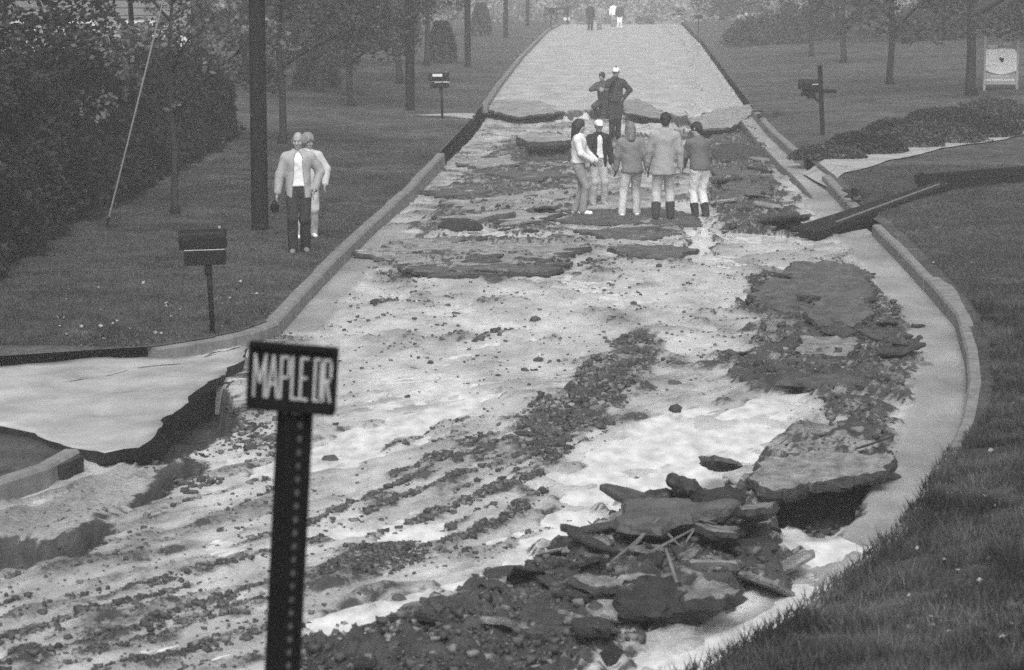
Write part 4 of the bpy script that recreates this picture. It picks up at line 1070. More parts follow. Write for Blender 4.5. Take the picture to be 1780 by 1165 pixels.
Y = 32 + 22 * RNG.uniform(0, 1, n); X = road_right(Y) + .33 + RNG.uniform(0, 1, n) * np.clip(.22 * Y - road_right(Y), 1, 9)
k = sdist(TR, X, Y) < .1; X, Y = X[k], Y[k]; cl = fbm(X * 1.8, Y * 1.2, 3)
blades('grass', X, Y, lawn_right_z(X, Y), np.clip(.05 + .03 * cl, .02, .1), .008, np.clip(1 + .4 * cl + RNG.normal(0, .2, len(X)), .4, 1.8))
n = 110000
Y = 28.5 + 34 * RNG.uniform(0, 1, n) ** 1.4; X = road_left(Y) - .2 - RNG.uniform(0, 1, n) * 4.6
near = np.interp(X, LE[:6, 0][np.argsort(LE[:6, 0])], LE[:6, 1][np.argsort(LE[:6, 0])]) + .15
k = Y > near; X, Y = X[k], Y[k]; cl = fbm(X * 1.7, Y * 1.1, 4)
blades('grass', X, Y, lawn_left_z(X, Y), np.clip(.045 + .03 * cl, .015, .09), .007, np.clip(1.05 + .8 * fbm(X * .7, Y * .5, 4, .6) + .3 * cl + RNG.normal(0, .2, len(X)), .4, 1.8))
# pale fallen leaves on the lawns
pts = []
for _ in range(120):
    if random.random() < .5: px, py = random.uniform(1560, 1780), random.uniform(420, 1165)
    else: px, py = random.uniform(80, 470), random.uniform(480, 640)
    q = at(px, py)
    if q.x > road_right(q.y) + .2 or (q.x < road_left(q.y) - .2): pts.append((q.x, q.y, q.z + .03))
V, F, _ = leaf_arrays(np.array(pts), .05, .2)
tag(link('fallen_leaves', npmesh('fallen_leaves', V, F), M['litter']), kind='stuff')
# ------------------------------------------------------------------ utility poles and guy wire
POLES = [(452, 400, .135, 'nearest thick dark utility pole, beside the walking couple'), (713, 192, .135, 'second utility pole, behind the mailbox with the white label'), (813, 117, .13, 'third utility pole, standing on the open left lawn'),
         (879, 66, .13, 'fourth utility pole, greyed by mist, left of the road top'), (917, 45, .12, 'faint farthest utility pole near the top of the road')]
for px, py, r, lab in POLES:
    p = at(px, py); root = empty('utility_pole', p, 0, lab, 'utility pole', 'utility poles along the left verge')
    mb = MB(); mb.tube([(0, 0, -.3), (0, 0, .02), (0.0, 0, 4), (0.01, 0, 10.2)], [r * 1.04, r * 1.02, r * .95, r * .72], 16); mb.build('shaft', M['pole'], root, smooth=True)
    mb = MB(); mb.box((0, -.12, 9.5), (2.3, .1, .12), bev=.01); mb.build('crossarm', M['timber'], root)
    for x in (-1, -.45, .45, 1):
        mb = MB(); mb.tube([(x, -.12, 9.55), (x, -.12, 9.66), (x, -.12, 9.7), (x, -.12, 9.76)], [.02, .05, .03, .045], 8); mb.build('insulator', M['glass'], root)
    mb = MB(); mb.tube([(r * .95, -.03, .02), (r * .88, -.03, 4), (r * .7, -.03, 9)], [.012, .012, .012], 5); mb.build('ground_wire', M['dark_metal'], root)
g = at(185, 396); g1 = at(452, 400); root = empty('guy_wire', g, 0, 'pale guy wire with a sleeve slanting up in front of the hedge', 'guy wire')
top = Vector((g1.x - .1 - g.x, g1.y - g.y, 8.75 + g1.z - g.z))
mb = MB(); mb.tube([Vector((0, 0, 0)), top], [.009, .009], 6); mb.build('cable', M['wire'], root)
mb = MB(); mb.tube([top * .02, top * .43], [.015, .015], 8); mb.build('sleeve', M['wire'], root)
mb = MB(); mb.tube([top * -.03, top * .02], [.02, .02], 6); mb.build('anchor_rod', M['dark_metal'], root)

# ------------------------------------------------------------------ mailboxes
def mail_body(mb, c, L, W, H):
    """rounded-top box along x"""
    n = 8; prof = [(-W / 2, 0), (W / 2, 0), (W / 2, H * .55)] + [(W / 2 * math.cos(a), H * .55 + H * .45 * math.sin(a)) for a in [math.pi * k / n for k in range(1, n)]] + [(-W / 2, H * .55)]
    m = len(prof); V = [(c[0] + sx * L / 2, c[1] + y, c[2] + z) for sx in (-1, 1) for y, z in prof]
    F = [tuple(range(m))[::-1], tuple(range(m, 2 * m))] + [(i, (i + 1) % m, m + (i + 1) % m, m + i) for i in range(m)]
    mb.add(V, F)
def double_mailbox(px, py, lab, rz, scale=1.0, label_plate=False):
    p = at(px, py); root = empty('mailbox', p, rz, lab, 'mailbox'); root.scale = (scale,) * 3
    mb = MB(); mb.tube([(0.02, 0, -.1), (.0, 0, .5), (-.015, 0, .84)], [.033, .032, .032], 10); mb.build('post', M['dark_metal'], root, smooth=True)
    mb = MB(); mb.box((-.02, 0, .78), (.09, .1, .14), bev=.01); mb.build('bracket', M['dark_metal'], root)
    mb = MB(); mb.box((-.03, 0, .92), (.5, .2, .17), bev=.015); mb.build('newspaper_box', M['dark_metal'], root, rot=(0, R(-1.5), 0))
    mb = MB(); mb.box((-.03, 0, 1.017), (.48, .2, .012), bev=.003); mb.build('shelf', M['grey_paint'], root, rot=(0, R(-1.5), 0))
    mb = MB(); mail_body(mb, (-.04, 0, 1.035), .55, .19, .225); o = mb.build('mail_box', M['dark_metal'], root, rot=(0, R(-2.5), 0))
    mb = MB(); mb.box((.245, 0, 1.14), (.018, .2, .215), bev=.006); d = mb.build('door', M['dark_metal'], o)
    mb = MB(); mb.box((.26, 0, 1.24), (.02, .05, .02), bev=.004); mb.build('handle', M['dark_metal'], o)
    mb = MB(); mb.box((.1, .105, 1.2), (.16, .008, .03)); mb.box((.17, .105, 1.24), (.03, .008, .08)); mb.build('flag', M['grey_paint'], o)
    if label_plate:
        mb = MB(); mb.box((-.11, -.099, 1.19), (.27, .006, .075), bev=.002); mb.build('name_plate', M['white'], root)
        mb = MB(); mb.box((-.09, -.103, 1.0), (.19, .006, .03)); mb.box((.14, -.103, 1.0), (.2, .006, .03)); mb.build('trim', M['grey_paint'], root)
double_mailbox(367, 579, 'near dark double mailbox on a thin post in the left foreground lawn', R(4), .97)
double_mailbox(768, 206, 'dark double mailbox with a white label beside the second utility pole', R(-3), 1.0, True)
# timber-post mailbox on the right
p = at(1430, 236); root = empty('mailbox', p, R(-8), 'dark mailbox hung on a tall timber post with a cross arm, right lawn', 'mailbox')
lean = R(-3.2)
mb = MB(); mb.box((0, 0, .82), (.115, .115, 1.86), bev=.012); mb.build('post', M['timber'], root, rot=(0, lean, 0))
mb = MB(); mb.box((-.1, -.01, 1.1), (.86, .09, .09), bev=.01); mb.build('arm', M['timber'], root)
mb = MB(); mb.box((-.2, 0, .93), (.42, .07, .07), rot=Euler((0, R(43), 0)), bev=.008); mb.build('brace', M['timber'], root)
mb = MB(); mb.box((-.37, 0, 1.03), (.36, .16, .1), bev=.01); mb.box((-.3, 0, .96), (.22, .14, .07), bev=.01); mb.build('newspaper_box', M['dark_metal'], root)
mb = MB(); mail_body(mb, (-.36, 0, 1.15), .5, .2, .24); o = mb.build('mail_box', M['dark_metal'], root)
mb = MB(); mb.box((-.62, 0, 1.26), (.016, .2, .22), bev=.005); mb.build('door', M['dark_metal'], o)
mb = MB(); mb.box((-.2, -.11, 1.27), (.15, .008, .03)); mb.build('flag', M['grey_paint'], o)
# small far ones
for px, py, lab, pale in ((985, 42, 'faint pale mailbox far up the left verge by the farthest pole', True), (958, 50, 'faint dark mailbox far up the left verge, left of the pale one', False), (1214, 62, 'faint small mailbox on the right verge near the road top', False)):
    p = at(px, py); root = empty('mailbox', p, 0, lab, 'mailbox')
    mb = MB(); mb.box((0, 0, .5), (.08, .08, 1.1)); mb.build('post', M['timber'], root)
    mb = MB(); mail_body(mb, (0, 0, 1.0), .5, .2, .23); mb.build('mail_box', M['white' if pale else 'dark_metal'], root)
# trestle-like rail seen faintly beside the road top
p = at(955, 40); root = empty('post_rail_fence', p, 0, 'faint short post and rail fence at the top of the left verge', 'fence')
for x in (-.3, .5, 1.3):
    mb = MB(); mb.box((x, 0, .55), (.1, .1, 1.15)); mb.build('post', M['timber'], root)
for z in (.65, 1.0):
    mb = MB(); mb.box((.5, -.07, z), (1.8, .04, .12)); mb.build('rail', M['timber'], root)

# ------------------------------------------------------------------ white board sign on the right
p = at(1739, 156); root = empty('board_sign', p, R(-4), 'white board sign with a rounded lower edge and dark emblem, on two posts', 'sign')
for x in (-.5, .5):
    mb = MB(); mb.box((x, 0, .8), (.07, .07, 1.7), bev=.008); mb.build('post', M['grey_paint'], root)
n = 14; arc = [(-.47 + .94 * k / n, .60 - .13 * math.sin(math.pi * k / n)) for k in range(n + 1)]
prof = arc + [(.47, 1.15), (.4, 1.24), (.1, 1.28), (-.2, 1.25), (-.4, 1.26), (-.47, 1.2)]
m_ = len(prof); mb = MB(); mb.add([(x, y, z) for y in (-.045, -.005) for x, z in prof], [tuple(range(m_)), tuple(range(m_, 2 * m_))[::-1]] + [((i + 1) % m_, i, m_ + i, m_ + (i + 1) % m_) for i in range(m_)])
mb.build('panel', M['white'], root)
mb = MB(); mb.add([(x, y, z) for y in (-.052, -.044) for x, z in ((-.09, .98), (-.02, 1.0), (.03, .97), (.09, .98), (.07, .9), (.02, .83), (-.02, .88))], [tuple(range(7)), tuple(range(7, 14))[::-1]] + [((i + 1) % 7, i, 7 + i, 7 + (i + 1) % 7) for i in range(7)])
mb.build('emblem', M['dark_metal'], root)
mb = MB(); mb.box((0, 0, .33), (.98, .035, .36), bev=.005); lp = mb.build('lower_panel', M['grey_paint'], root)
mb = MB(); x = -.44
while x < .42:
    w = random.uniform(.03, .07); mb.box((x + w / 2, -.021, .30 + random.uniform(-.005, .005)), (w, .006, random.uniform(.06, .085))); x += w + random.uniform(.012, .03)
x = -.3
while x < .25:
    w = random.uniform(.02, .05); mb.box((x + w / 2, -.021, .42), (w, .006, .04)); x += w + random.uniform(.012, .03)
mb.build('lettering', M['white'], lp)
mb = MB(); mb.box((-.28, -.05, 1.33), (.3, .03, .12)); mb.box((.16, -.05, 1.4), (.22, .03, .1)); mb.build('top_rail', M['grey_paint'], root)

# ------------------------------------------------------------------ blurred sign close to the camera
D = 8.0
def near_pt(px, py):
    cx, cy = (px - 890) / FPX, -(py - 582.5) / FPX; dy, dz = CP + cy * SP, -SP + cy * CP
    return Vector((cx * D / dy, D, CAMH + dz * D / dy))
a = near_pt(513, 712); b = near_pt(491, 1165); ax = (a - b).normalized(); base = b - ax * (b.z / ax.z)
hgt = (a - base).length
root = empty('street_sign', base, 0, 'dark street sign with tall pale lettering on a perforated post, close and blurred', 'sign')
rot = ax.to_track_quat('Z', 'Y').to_euler()
s = .088; ang = R(28)
def rq(x, y): return (x * math.cos(ang) - y * math.sin(ang), x * math.sin(ang) + y * math.cos(ang))
mb = MB()
mb.prism([rq(*q) for q in ((-s / 2, -s / 2), (s / 2, -s / 2), (s / 2, s / 2), (-s / 2, s / 2))], -.3, hgt + .06)
mb.build('post', M['black'], root, rot=rot)
mb = MB()   # pale discs painted for the light at the holes down the left face
zz = .4
while zz < hgt - .02:
    c = rq(-s / 2 - .0015, 0); nrm = rq(-1, 0); tg = rq(0, 1)
    P = [(c[0] + tg[0] * .0085 * math.cos(t), c[1] + tg[1] * .0085 * math.cos(t), zz + .0105 * math.sin(t)) for t in [6.283 * k / 10 for k in range(10)]]
    mb.add(P, [tuple(range(10))]); zz += .0435
tag(mb.build('hole_light_disc', M['hole_light_grey'], root, rot=rot), kind='stuff')
cpt = near_pt(511, 652) - base
face = Euler((R(-2), R(3.2), R(-9)))
pan = empty('panel', cpt + Vector((0, -.055, 0)), 0); pan.parent = root; pan.rotation_euler = face
mb = MB(); mb.box((0, .004, 0), (.272, .006, .206), bev=.002); mb.build('board', M['black'], pan)
for c, d in (((0, -.004, .098), (.286, .022, .02)), ((0, -.004, -.096), (.28, .022, .026)), ((-.137, -.004, 0), (.012, .022, .2)), ((.137, -.004, 0), (.012, .022, .2))):
    mb = MB(); mb.box(c, d, bev=.003); mb.build('frame', M['black'], pan)
T_ = .17     # stroke weight as a share of the letter width
GLY = dict(M=[((0, 0), (0, 1)), ((1, 0), (1, 1)), ((0, 1), (.5, .35)), ((1, 1), (.5, .35))], A=[((0, 0), (.5, 1)), ((1, 0), (.5, 1)), ((.2, .32), (.8, .32))], P=[((0, 0), (0, 1)), ((0, 1), (.8, 1)), ((1, .92), (1, .58)), ((0, .5), (.8, .5))],
           L=[((0, 0), (0, 1)), ((0, 0), (1, 0))], E=[((0, 0), (0, 1)), ((0, 0), (1, 0)), ((0, .52), (.8, .52)), ((0, 1), (1, 1))], D=[((0, 0), (0, 1)), ((0, 0), (.75, 0)), ((0, 1), (.75, 1)), ((1, .1), (1, .9))],
           R=[((0, 0), (0, 1)), ((0, 1), (.8, 1)), ((1, .92), (1, .6)), ((0, .5), (.8, .5)), ((.4, .5), (1, 0))])
for ch, x0, x1 in (('M', -.123, -.088), ('A', -.079, -.047), ('P', -.037, -.012), ('L', -.001, .018), ('E', .027, .048), ('D', .072, .092), ('R', .101, .123)):
    mb = MB(); z0, z1 = -.066, .064; wd = .0078
    for (ax_, az_), (bx_, bz_) in GLY[ch]:
        a_ = Vector((x0 + (x1 - x0) * ax_, 0, z0 + (z1 - z0) * az_)); b_ = Vector((x0 + (x1 - x0) * bx_, 0, z0 + (z1 - z0) * bz_)); dd = (b_ - a_).normalized(); nn = Vector((-dd.z, 0, dd.x)) * wd * .5; ee = dd * wd * .5
        q = [a_ - ee - nn, b_ + ee - nn, b_ + ee + nn, a_ - ee + nn]; yy = -.0012 - random.uniform(0, .0006)
        mb.add([(v.x, yy, v.z) for v in q] + [(v.x, .0012, v.z) for v in q], [(0, 1, 2, 3), (0, 4, 5, 1), (1, 5, 6, 2), (2, 6, 7, 3), (3, 7, 4, 0)])
    mb.build('letter', M['letter'], pan)
mb = MB(); mb.box((0, .02, -.1), (.05, .03, .035), bev=.005); mb.build('clamp', M['grey_paint'], pan)

# ------------------------------------------------------------------ timber retaining boards and fallen beams on the right
a, b = at(1592, 326), at(1985, 278)
def board(name, a, b, z0, h, th, mt, root, out=0.0):
    d = b - a; L = Vector((d.x, d.y, 0)).length; ang = math.atan2(d.y, d.x)
    mb = MB(); mb.box((L / 2, out, z0 + h / 2), (L, th, h), bev=.012)
    return mb.build(name, M[mt], root, rot=(0, 0, ang))
root = empty('retaining_wall', (a.x, a.y, .0), 0, 'dark timber retaining wall edging the washed-out drive on the right', 'retaining wall')
A0 = Vector((0, 0, 0)); B0 = Vector((b.x - a.x, b.y - a.y, 0))
board('timber', A0, B0, -.28, .2, .1, 'timber', root); board('timber', A0, B0, -.075, .2, .1, 'timber', root, .012); board('timber', A0, B0, .13, .19, .1, 'timber', root, -.008)
mb = MB(); mb.box((.06, -.07, .0), (.1, .06, .72), bev=.01); mb.build('stake', M['timber'], root, rot=(0, 0, math.atan2(B0.y, B0.x)))
def beam(p0, z0, p1, z1, w, h, label, mt, pale=False):
    a, b = Vector((*G(*p0, z0), z0)), Vector((*G(*p1, z1), z1))
    d = b - a; o = empty('beam', a, 0, label, 'beam'); o.rotation_euler = d.to_track_quat('X', 'Z').to_euler()
    mb = MB(); mb.box((d.length / 2, 0, 0), (d.length, w, h), bev=.012); mb.build('timber', M[mt], o)
    if pale:
        mb = MB(); mb.box((d.length / 2 + .3, -w * .2, h / 2 + .012), (d.length * .78, w * .16, .022), bev=.004); mb.build('metal_edge', M['timber_pale'], o)
beam((1408, 408), .06, (1640, 322), .3, .36, .13, 'long fallen beam with a pale top edge slanting up from the gutter to the wall', 'timber', True)
beam((1392, 400), .08, (1592, 336), .2, .34, .08, 'second fallen beam lying just behind the pale-edged one', 'timber')
beam((1420, 410), -.02, (1530, 392), -.05, .25, .16, 'short black strip for the shadow under the pale-edged fallen beam', 'black')  # black box added as the shadowed void beneath the beam
p = at(1490, 352); root = empty('root_clump', p + Vector((0, 0, .02)), 0, 'dark torn root clump sitting on the kerb behind the fallen beams', 'root clump')
mb = MB()
for k in range(11):
    t = random.random() * 6.28; L = random.uniform(.12, .32); up = random.uniform(.02, .3)
    mb.tube([(0, 0, .05), (math.cos(t) * L * .5, math.sin(t) * L * .4, .1 + up * .6), (math.cos(t) * L, math.sin(t) * L * .7, .06 + up)], [.08, .05, .012], 6)
mb.build('root', M['soil'], root)
link('earth_lump', STONES[2].copy(), None, root).scale = (.32, .28, .3)
root.children[-1].data.materials.clear(); root.children[-1].data.materials.append(M['soil'])
# dark clods torn up on the right verge beside the broken pavement
for px, py, w, lab in ((1335, 205, .75, 'torn sod on the right verge at the end of the broken pavement'), (1365, 200, .9, 'long torn sod on the verge left of the timber-post mailbox'), (1320, 195, .5, 'small torn sod beside the pale runoff on the right verge')):
    p = at(px, py); o = put_stone(p + Vector((0, 0, .05)), w, lab, asp=.5, zs=.35, name='sod', mt=M['soil'], rz=.2); o['category'] = 'sod'

# ------------------------------------------------------------------ house behind the hedge
root = empty('house', (-14.5, 80, .1), R(3), 'pale house half hidden by leaves at the upper left', 'house')
mb = MB(); mb.box((0, 4, 2.6), (9.0, 8, 5.4)); mb.build('wall', M['siding'], root)
for k in range(22):
    mb = MB(); mb.box((0, -.012, .25 + k * .235), (9.02, .022, .2), rot=Euler((R(-3), 0, 0))); mb.build('siding_board', M['siding'], root)
mb = MB(); mb.add([(-4.9, -.5, 5.2), (4.9, -.5, 5.2), (4.9, 8.5, 5.2), (-4.9, 8.5, 5.2), (-4.9, 4, 7.8), (4.9, 4, 7.8)], [(0, 1, 5, 4), (2, 3, 4, 5), (1, 2, 5), (3, 0, 4), (3, 2, 1, 0)]); mb.build('roof', M['roof'], root)
for x, z in ((1.05, 1.9), (-2.6, 1.9), (2.9, 1.9), (-.8, 1.9)):
    f = MB()
    for c, d in (((x, -.04, z + .62), (1.0, .06, .08)), ((x, -.04, z - .62), (1.1, .08, .08)), ((x - .46, -.04, z), (.08, .06, 1.2)), ((x + .46, -.04, z), (.08, .06, 1.2)), ((x, -.035, z), (.84, .04, .04))): f.box(c, d)
    fo = f.build('window', M['white'], root)
    mb = MB(); mb.box((x, -.02, z), (.86, .02, 1.18)); mb.build('pane', M['pane'], fo)
    for sx in (-.72, .72):
        mb = MB(); mb.box((x + sx, -.05, z), (.4, .05, 1.3), bev=.01)
        for q in range(9): mb.box((x + sx, -.08, z - .55 + q * .137), (.32, .02, .09), rot=Euler((R(20), 0, 0)))
        mb.build('shutter', M['grey_paint'], root)
mb = MB(); mb.box((4.0, -.05, 1.05), (.95, .06, 2.1), bev=.01); d = mb.build('door', M['white'], root)
mb = MB(); mb.box((3.62, -.1, 1.0), (.05, .06, .1), bev=.01); mb.build('handle', M['dark_metal'], d)
mb = MB(); mb.box((0, -.1, 5.15), (9.8, .12, .12)); mb.build('gutter', M['white'], root)
# white van-like pale car parked by the house is not visible; a pale fence panel shows through the leaves instead
root = empty('board_fence', (-11.6, 67, .15), R(2), 'pale board fence glimpsed through the leaves right of the house', 'fence')
for k in range(14):
    mb = MB(); mb.box((k * .17, 0, 1.0 + random.uniform(-.02, .02)), (.155, .025, 2.0), bev=.004); mb.build('board', M['pale_paint'], root)
for z in (.5, 1.6):
    mb = MB(); mb.box((1.1, .035, z), (2.4, .04, .08)); mb.build('rail', M['pale_paint'], root)
# ------------------------------------------------------------------ people: every garment and body is one smooth surface grown from a distance field
class Field:
    def __init__(s, lo, hi, h):
        s.lo = np.array(lo, float); s.h = h; n = np.ceil((np.array(hi) - s.lo) / h).astype(int) + 1
        s.ax = [s.lo[i] + np.arange(n[i]) * h for i in range(3)]; s.D = np.full(n, .5, np.float32)
    def sub(s, lo, hi):
        sl = []
        for i in range(3):
            a = max(0, int((lo[i] - s.lo[i]) / s.h)); b = min(len(s.ax[i]), int((hi[i] - s.lo[i]) / s.h) + 2); sl.append(slice(a, max(a, b)))
        g = np.meshgrid(*[s.ax[i][sl[i]] for i in range(3)], indexing='ij'); return tuple(sl), g
    def _join(s, sl, d, k):
        o = s.D[sl]
        if k > 0:
            t = np.clip(.5 + .5 * (o - d) / k, 0, 1); s.D[sl] = o * (1 - t) + d * t - k * t * (1 - t)
        else: s.D[sl] = np.minimum(o, d)
    def cap(s, a, b, ra, rb, k=.025, sc=(1, 1, 1)):
        a, b, sc = np.array(a, float), np.array(b, float), np.array(sc, float)
        m = max(ra, rb) / sc + k + 2 * s.h; sl, g = s.sub(np.minimum(a, b) - m, np.maximum(a, b) + m)
        if g[0].size == 0: return s
        p = [(g[i] - a[i]) * sc[i] for i in range(3)]; v = (b - a) * sc; vv = (v * v).sum() + 1e-9
        t = np.clip((p[0] * v[0] + p[1] * v[1] + p[2] * v[2]) / vv, 0, 1)
        d = np.sqrt((p[0] - v[0] * t) ** 2 + (p[1] - v[1] * t) ** 2 + (p[2] - v[2] * t) ** 2) - (ra + (rb - ra) * t)
        s._join(sl, d / max(1, sc.max() ** .5), k); return s
    def ell(s, c, r, k=.02, rot=None):
        c, r = np.array(c, float), np.array(r, float); m = max(r) + k + 2 * s.h; sl, g = s.sub(c - m, c + m)
        if g[0].size == 0: return s
        p = np.stack([g[i] - c[i] for i in range(3)], -1)
        if rot is not None: p = p @ np.array(rot.to_matrix())
        q = np.sqrt(((p / r) ** 2).sum(-1)); s._join(sl, (q - 1) * r.min(), k); return s
    def cut(s, c, r, rot=None, k=.008):
        c, r = np.array(c, float), np.array(r, float); m = max(r) + 3 * s.h; sl, g = s.sub(c - m, c + m)
        if g[0].size == 0: return s
        p = np.stack([g[i] - c[i] for i in range(3)], -1)
        if rot is not None: p = p @ np.array(rot.to_matrix())
        d = -(np.sqrt(((p / r) ** 2).sum(-1)) - 1) * r.min(); o = s.D[sl]; s.D[sl] = np.maximum(o, d); return s
    def cutbox(s, lo, hi):
        sl, g = s.sub(np.array(lo) - s.h, np.array(hi) + s.h)
        if g[0].size == 0: return s
        d = np.full(g[0].shape, -9.0)
        for i in range(3): d = np.maximum(d, np.maximum(lo[i] - g[i], g[i] - hi[i]))
        s.D[sl] = np.maximum(s.D[sl], -d); return s
    def wrinkle(s, amp, f=1.0, ph=0.0):
        X, Y, Z = np.meshgrid(*s.ax, indexing='ij'); X, Y, Z = X * f, Y * f, Z * f
        w = np.sin(17 * Z + 26 * X + 5 * np.sin(9 * X + ph) + 4 * np.sin(11 * Y + 2 * ph)) * .5 + .6 * np.sin(38 * X + 29 * Y + 4 * np.sin(9 * Z + ph)) + .35 * np.sin(47 * Z - 33 * X + 3 * np.sin(20 * Y) + ph)
        s.D += (amp * w).astype(np.float32); return s
    def mesh(s, name):
        D = s.D; I = D < 0
        n0, n1, n2 = D.shape
        cs = sum(I[a:n0 - 1 + a, b:n1 - 1 + b, c:n2 - 1 + c].astype(np.int8) for a in (0, 1) for b in (0, 1) for c in (0, 1))
        act = (cs > 0) & (cs < 8); idx = np.full(act.shape, -1, np.int32); cells = np.argwhere(act); idx[act] = np.arange(len(cells))
        cor = {(a, b, c): D[cells[:, 0] + a, cells[:, 1] + b, cells[:, 2] + c] for a in (0, 1) for b in (0, 1) for c in (0, 1)}
        acc = np.zeros((len(cells), 3)); cnt = np.zeros(len(cells))
        for ax in range(3):
            for u in (0, 1):
                for v in (0, 1):
                    a = [0, 0, 0]; o = [i for i in range(3) if i != ax]; a[o[0]], a[o[1]] = u, v; b = list(a); b[ax] = 1
                    d0, d1 = cor[tuple(a)], cor[tuple(b)]; m = (d0 < 0) != (d1 < 0)
                    t = np.where(m, d0 / np.where(d0 == d1, 1, d0 - d1), 0); p = np.tile(np.array(a, float), (len(cells), 1)); p[:, ax] = t
                    acc[m] += p[m]; cnt[m] += 1
        V = (cells + acc / np.maximum(cnt, 1)[:, None]) * s.h + s.lo
        F = []
        for ax in range(3):
            o = [(ax + 1) % 3, (ax + 2) % 3]
            sa = [slice(None)] * 3; sa[ax] = slice(0, -1); sb = [slice(None)] * 3; sb[ax] = slice(1, None)
            ch = I[tuple(sa)] != I[tuple(sb)]; e = np.argwhere(ch); e = e[(e[:, o[0]] > 0) & (e[:, o[1]] > 0) & (e[:, o[0]] < D.shape[o[0]] - 1) & (e[:, o[1]] < D.shape[o[1]] - 1)]
            if not len(e): continue
            ins = I[tuple(e.T)]
            def cell(du, dv):
                q = e.copy(); q[:, o[0]] += du; q[:, o[1]] += dv; return idx[tuple(q.T)]
            f = np.stack([cell(-1, -1), cell(0, -1), cell(0, 0), cell(-1, 0)], 1); f[~ins] = f[~ins][:, ::-1]; F.append(f)
        F = np.concatenate(F) if F else np.zeros((0, 4), int); F = F[(F >= 0).all(1)]
        return npmesh(name, V, F, True)

CLOTH = {}
def cloth(v):
    k = round(v, 3)
    if k not in CLOTH: CLOTH[k] = mat('cloth', v, .9, 20, .07, .3, 70, .12)
    return CLOTH[k]
SKIN = mat('skin', .26, .55, 18, .1, .1, 60, .3)
HAIRM = {}
def hairm(v):
    if v not in HAIRM: HAIRM[v] = mat('hair', v, .6, 30, .4, .5, 90, .3)
    return HAIRM[v]
def ik(a, c, l1, l2, bend):
    a, c = Vector(a), Vector(c); d = c - a; L = min(d.length, (l1 + l2) * .995)
    if d.length > L: c = a + d.normalized() * L
    x = (l1 * l1 - l2 * l2 + L * L) / (2 * L); h = math.sqrt(max(1e-6, l1 * l1 - x * x)); u = (c - a).normalized(); b = Vector(bend); b = (b - u * b.dot(u)).normalized()
    return a + u * x + b * h, c

